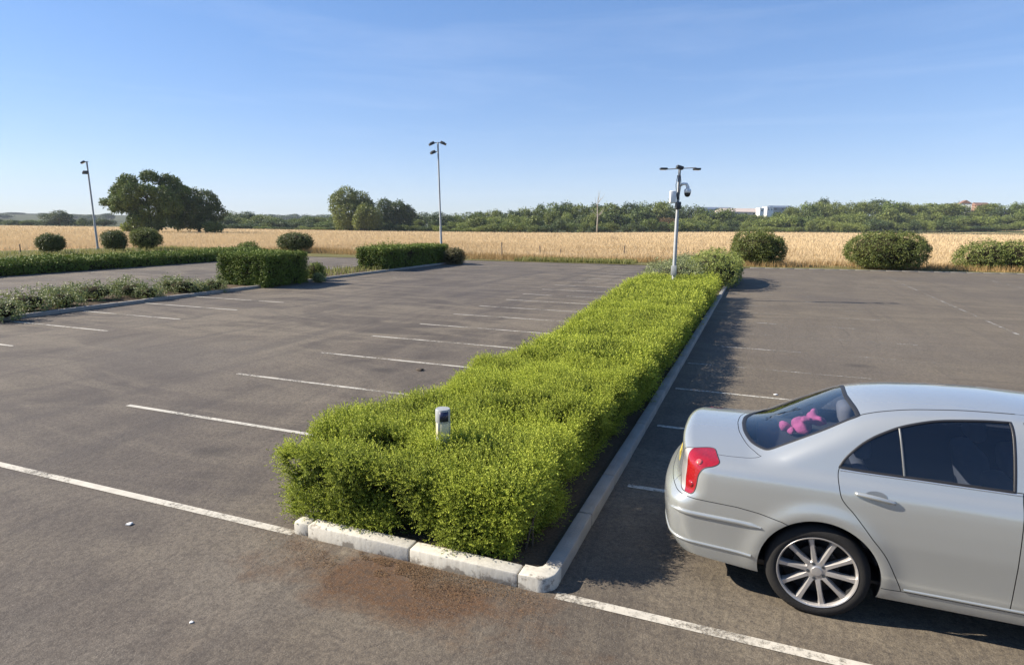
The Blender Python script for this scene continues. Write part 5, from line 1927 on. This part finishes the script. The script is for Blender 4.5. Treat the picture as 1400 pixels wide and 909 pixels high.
    for mir in (False, True):
        q = (lambda X: mirror(*X)) if mir else (lambda X: X)
        mp = (lambda P: P * [1, -1, 1]) if mir else (lambda P: P)
        d = panel('door', q(door), M_car, root)
        w = panel('window', q(swin), M_cglass, d, inset=.004, lip=0)
        d2 = panel('door', q(fdoor), M_car, root)
        panel('window', q(fwin), M_cglass, d2, inset=.004, lip=0)
        tl = panel('tail_lamp', q(red), M_redlens, root, gap=.001)
        panel('clear_lens', q(clear), M_clearlens, tl, gap=.001)
        ribbon('lamp_seal', mp(lc), .007, M_seal_shade, tl, .0015, True)
        hlm = panel('headlight', q(hlamp), M_clearlens, root)
        # seals and bright strips
        cw = np.vstack([win, wbot[1:]])
        ribbon('window_seal', mp(cw), .016, M_seal_shade, d, .003, True)
        ribbon('window_seal', mp(fw), .016, M_seal_shade, d2, .003, True)
        ribbon('belt_strip', mp(cS([(.085, 1.036), (.5, 1.0375), (1.055, 1.0335)])), .011, M_chrome, d, .004)
        ribbon('belt_strip', mp(cS([(1.066, 1.0335), (2.12, 1.0335)])), .011, M_chrome, d2, .004)
        ribbon('window_divider', mp(cS([(.416, 1.324), (.432, 1.18), (.446, 1.054)])), .013, M_divider, d, .005)
        ribbon('roof_moulding', mp(roofseam), .010, M_seal_shade, root, .002)
        # lamp details
        for c_, r_ in (((-.81, -.72, .955), .024), ((-.845, -.72, .79), .026)):
            p = cA([c_, (c_[0], c_[1], c_[2] + .001)], AX_)[0]; nrm = grad(p[None])[0]
            z = Vector(nrm).to_track_quat('Z', 'Y').to_matrix().to_4x4()
            Mx = Matrix.Translation(tuple(p * [1, -1 if mir else 1, 1])) @ (Matrix.Diagonal((1, -1 if mir else 1, 1, 1)) @ z)
            mb = MB(); mb.lathe([(r_, -.002), (r_ * .9, .005), (r_ * .5, .009), (0, .010)], 20, Mx)
            mb.build('lamp_bulb_cover', M_redlens2 if c_[2] > .9 else M_redlens, tl, smooth=True)
        # handles
        for dd, x0 in ((d, .175), (d2, 1.19)):
            hp = cS([(x0, .916), (x0 + .06, .912), (x0 + .15, .903), (x0 + .225, .892)], True)
            rec = cS([(x0 + .085, .925), (x0 + .125, .925)]); 
            cpt = cS([(x0 + .118, .922), (x0 + .119, .922)])[0]
            nrm = grad(cpt[None])[0]
            th = np.linspace(0, 2 * math.pi, 28, endpoint=False)
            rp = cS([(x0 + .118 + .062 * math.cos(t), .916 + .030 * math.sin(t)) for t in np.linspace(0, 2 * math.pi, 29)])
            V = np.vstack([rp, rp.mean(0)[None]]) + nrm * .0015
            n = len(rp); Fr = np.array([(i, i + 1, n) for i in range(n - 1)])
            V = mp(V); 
            mesh_np('handle_recess_shade', V, [Fr if mir else Fr[:, ::-1]], M_recess_shade, dd, smooth=True)
            Np = grad(hp)
            k = np.linspace(0, 1, len(hp)); off = .009 + .012 * np.sin(k * math.pi) ** .7
            mb = MB(); mb.tube(mp(hp + Np * off[:, None]), .012 + .004 * np.sin(k * math.pi), 10)
            mb.build('handle', M_car, dd, smooth=True)
        # bumper side strip and lower lip
        rs_ = cA([(-.372, -.9, .586), (-.56, -.9, .592), (-.80, -.85, .592), (-.95, -.68, .592)], (-.30, 0))
        ribbon('bumper_strip', mp(rs_ if not mir else rs_), .034, M_car, bmp, .013, taper=True)
    lowl = cA([(-.43, -.9, .362), (-.56, -.9, .366), (-.83, -.85, .372), (-.98, -.62, .375), (-1.05, -.3, .378), (-1.10, 0, .378)], (-.30, 0))
    lowl = np.vstack([lowl, (lowl * [1, -1, 1])[::-1][1:]])
    ribbon('bumper_lip', lowl, .022, M_car, bmp, .009, taper=False)
    ss = cS([(.50, .318), (1.4, .318), (2.2, .318)])
    for k in (1, -1): ribbon('sill_strip', ss * [1, k, 1], .020, M_car, root, .007)
    g2 = np.vstack([rgl, (rgl * [1, -1, 1])[::-1][1:]])
    ribbon('rear_window_seal', g2, .030, M_seal_shade, root, .002, True)
    wsl = np.vstack([ws, (ws * [1, -1, 1])[::-1][1:]])
    ribbon('windscreen_seal', wsl, .026, M_seal_shade, root, .002, True)
    # number plate, left blank
    mb = MB(); mb.box((-.978, -.24, .74), (-.969, .24, .85), .003); mb.build('number_plate', plain('yellow_plate', (.6, .45, .05), .5), root)
    # ---- inside
    tr = []
    off = 0
    for VF in (quarter, door, roof, fdoor, froof, wing):
        V, F = VF
        for mir in (False, True):
            n = grad(V); W = V - n * .028
            G = F[:, ::-1]
            if mir: W = W * [1, -1, 1]; G = F
            tr.append((W, G + off)); off += len(W)
    mesh_np('interior_trim', np.vstack([t[0] for t in tr]), [np.vstack([t[1] for t in tr])], M_trim, root, smooth=True)
    mb = MB()
    mb.box((-.84, -.58, .20), (3.2, .58, .30)); mb.box((-.36, -.70, .30), (3.2, -.55, .28)); 
    mb.build('underbody', M_blackpl, root)
    mb = MB(); mb.box((-.42, -.60, .955), (.22, .60, .985), .01); mb.build('parcel_shelf', M_trim, root)
    mb = MB(); mb.box((1.98, -.62, .60), (2.4, .62, .98), .08); mb.build('dashboard', M_trim, root, angle=40)
    def seat(x, y, w, n_head):
        s = MB(); M = Matrix.Translation((x, y, .32)) @ Matrix.Rotation(R_(4), 4, 'Y'); s.box((0, -w / 2, 0), (.52, w / 2, .18), .05, M)
        st = s.build('seat', M_seat, root, angle=50)
        b = MB(); M = Matrix.Translation((x + .04, y, .46)) @ Matrix.Rotation(R_(-14), 4, 'Y'); b.box((-.13, -w / 2 + .01, 0), (.02, w / 2 - .01, .56), .055, M); b.build('backrest', M_seat, st, angle=50)
        for k in range(n_head):
            yy = 0 if n_head == 1 else (-.36, .36)[k]
            h = MB(); M = Matrix.Translation((x - .10, y + yy, 1.04)) @ Matrix.Rotation(R_(-10), 4, 'Y'); h.box((-.06, -.13, 0), (.05, .13, .19), .045, M); h.build('headrest', M_seat, st, angle=50)
    seat(1.22, -.36, .50, 1); seat(1.22, .36, .50, 1); seat(.36, 0, 1.2, 2)
    mb = MB(); Mw = Matrix.Translation((1.90, -.36, .90)) @ Matrix.Rotation(R_(-65), 4, 'Y')
    th = np.linspace(0, 2 * math.pi, 33)
    ringp = np.stack([.185 * np.cos(th), .185 * np.sin(th), 0 * th], -1) @ np.array(Mw)[:3, :3].T + np.array(Mw)[:3, 3]
    mb.tube(ringp, .016, 8, False); mb.tube([(1.90, -.36, .90), (2.05, -.36, .82)], .04, 8)
    mb.tube([ringp[0], ringp[16]], .014, 6); mb.build('steering_wheel', M_seat, root, smooth=True)
    # mirrors
    for k in (-1, 1):
        mb = MB(); mb.box((1.98, k * .86 - .10, 1.03), (2.10, k * .86 + .10, 1.17), .045); mb.tube([(2.06, k * .70, 1.04), (2.05, k * .80, 1.07)], .025, 8)
        mb.build('wing_mirror', M_car, root, angle=50)
    # wheels
    for ax in AXS:
        for k in (-1, 1):
            wheel(root, ax, k)
    for ax in AXS:
        for k in (-1, 1):
            mb = MB(); n = 40
            th = np.linspace(-.35, math.pi + .35, n)
            pr = AR + .012
            V = []
            for yy in (.770, .44):
                V += [(ax + pr * math.cos(t), k * yy, AZ + pr * math.sin(t)) for t in th]
            Fc = [(i, i + 1, n + i + 1, n + i) for i in range(n - 1)] + [tuple(range(n, 2 * n))]
            mb.add(V, Fc); mb.build('wheel_arch_liner', M_blackpl, root, smooth=False)
    mb = MB(); mb.tube([(-.62, .38, .235), (-.97, .38, .225)], .03, 12); mb.build('exhaust_pipe', M_galv, root, angle=40)


M_divider = plain('grey_window_bar', (.12, .125, .125), .4, .3)
M_redlens2 = plain('bright_red_lens', (.50, .09, .08), .1, coat=1.0)
M_recess_shade = plain('painted_handle_cup_shade', (.20, .205, .20), .35, .5)  # darker patch on the door: shade of the handle cup put into colour


def wheel(root, ax, k):
    wr = .325
    w = empty('wheel', (ax, k * .685, wr)); w.parent = root
    Mx = Matrix.Rotation(R_(90) * (1 if k < 0 else -1), 4, 'X')     # local z -> outwards
    if k > 0: Mx = Matrix.Rotation(R_(-90), 4, 'X')
    Mx = Matrix.Rotation(.09, 4, 'Y') @ Mx
    t = MB()
    t.lathe([(.244, .088), (.252, .103), (.268, .109), (.290, .107), (.310, .097), (.321, .080), (.325, .057), (.325, -.057), (.321, -.087), (.298, -.106), (.252, -.103), (.244, -.088)], 72, Mx, True)
    t.build('tyre', M_tyre, w, angle=40)
    r = MB()
    r.lathe([(.246, .090), (.251, .100), (.247, .106), (.240, .103), (.233, .090), (.231, .075)], 72, Mx)
    bl = MB(); bl.lathe([(.2305, .080), (.226, .02), (.222, -.06), (.0, -.06)], 60, Mx)
    bl.build('rim_barrel', M_barrel, w, angle=40)
    nsp = 10
    for i in range(nsp):
        a = 2 * math.pi * i / nsp
        ca, sa = math.cos(a), math.sin(a)
        prof = [(.045, .024, .078), (.09, .0185, .086), (.15, .0160, .089), (.205, .018, .089), (.239, .025, .087)]
        V = []
        for rr, hw, zz in prof:
            for s_, dz, kk in ((-1, -.012, 1.15), (-.62, 0, 1), (.62, 0, 1), (1, -.012, 1.15), (1, -.045, 1), (-1, -.045, 1)):
                yy = s_ * hw
                V.append((rr * ca - yy * sa, rr * sa + yy * ca, zz + dz))
        F = []
        for j in range(len(prof) - 1):
            for q in range(6):
                F.append((j * 6 + q, (j + 1) * 6 + q, (j + 1) * 6 + (q + 1) % 6, j * 6 + (q + 1) % 6))
        V = np.array(V) @ np.array(Mx)[:3, :3].T
        r.add(V, F)
    r.lathe([(.072, .035), (.074, .070), (.066, .080), (.040, .081), (.034, .083), (.030, .087), (0, .089)], 40, Mx)
    rim = r.build('rim', M_alloy, w, angle=35)
    for i in range(5):
        a = 2 * math.pi * (i + .5) / 5 + .2
        b = MB(); Mb = Mx @ Matrix.Translation((.052 * math.cos(a), .052 * math.sin(a), .079))
        b.lathe([(.0125, .003), (.0125, -.004), (.009, -.004), (.009, .004), (.0, .005)], 12, Mb); b.build('wheel_nut', M_lamp, rim, angle=40)
    d = MB(); d.lathe([(0, .0), (.085, .0), (.09, .012), (.145, .012), (.147, -.01), (0, -.01)], 40, Mx); d.build('brake_disc', M_disc, w, angle=40)


car()


def toy():
    """pink soft toy slumped on the parcel shelf"""
    base = np.array([CARX - .09, CARY + .17, .985])
    root = empty('soft_toy', tuple(base), R_(200))
    tag(root, 'bright pink plush toy lying behind the rear window of the silver car', 'soft toy')
    import bmesh
    def blobm(name, lumps, mat, parent=root):
        mbd = bpy.data.metaballs.new('toyball'); mbd.resolution = .016; mbd.render_resolution = .016; mbd.threshold = .35
        for (x, y, z, r) in lumps:
            e = mbd.elements.new(); e.co = (x, y, z); e.radius = r
        ob = bpy.data.objects.new('toyball', mbd); link(ob)
        bpy.context.view_layer.update()
        dg = bpy.context.evaluated_depsgraph_get()
        me = bpy.data.meshes.new_from_object(ob.evaluated_get(dg))
        bpy.data.objects.remove(ob); bpy.data.metaballs.remove(mbd)
        co = np.array([v.co[:] for v in me.vertices])
        co = co + np.stack([vnoise(co + 3 * k, .05, 95 + k) for k in range(3)], -1) * .016
        me.vertices.foreach_set('co', co.astype(np.float32).ravel())
        me.name = name; me.materials.clear(); me.materials.append(mat)
        me.polygons.foreach_set('use_smooth', np.ones(len(me.polygons), bool))
        o = bpy.data.objects.new(name, me); link(o, parent); return o
    root.scale = (1.3, 1.3, 1.15)
    blobm('body', [(0, 0, .06, .085), (.02, .06, .05, .05), (-.02, -.07, .045, .05), (.08, .05, .03, .045), (.08, -.05, .03, .045)], M_pink)
    blobm('head', [(-.05, .03, .12, .062), (.0, .045, .115, .04), (-.08, .085, .13, .04), (-.07, -.03, .14, .045), (-.09, .03, .10, .05)], M_pink)
    mb = MB()
    for y in (.005, .05): 
        mb.lathe([(0, .008), (.008, 0), (0, -.008)], 8, Matrix.Translation((.012, y + .01, .15)))
    mb.build('eyes', M_blackpl, root, smooth=True)
    mb = MB(); mb.box((-.03, -.05, 0), (.03, .05, .012), .004)
    o = mb.build('paper_packet', M_wallwhite); o.location = (CARX + .12, CARY - .03, .99); o.rotation_euler = (0, -.3, .6)
    tag(o, 'small white packet beside the pink toy on the parcel shelf', 'packet')


toy()
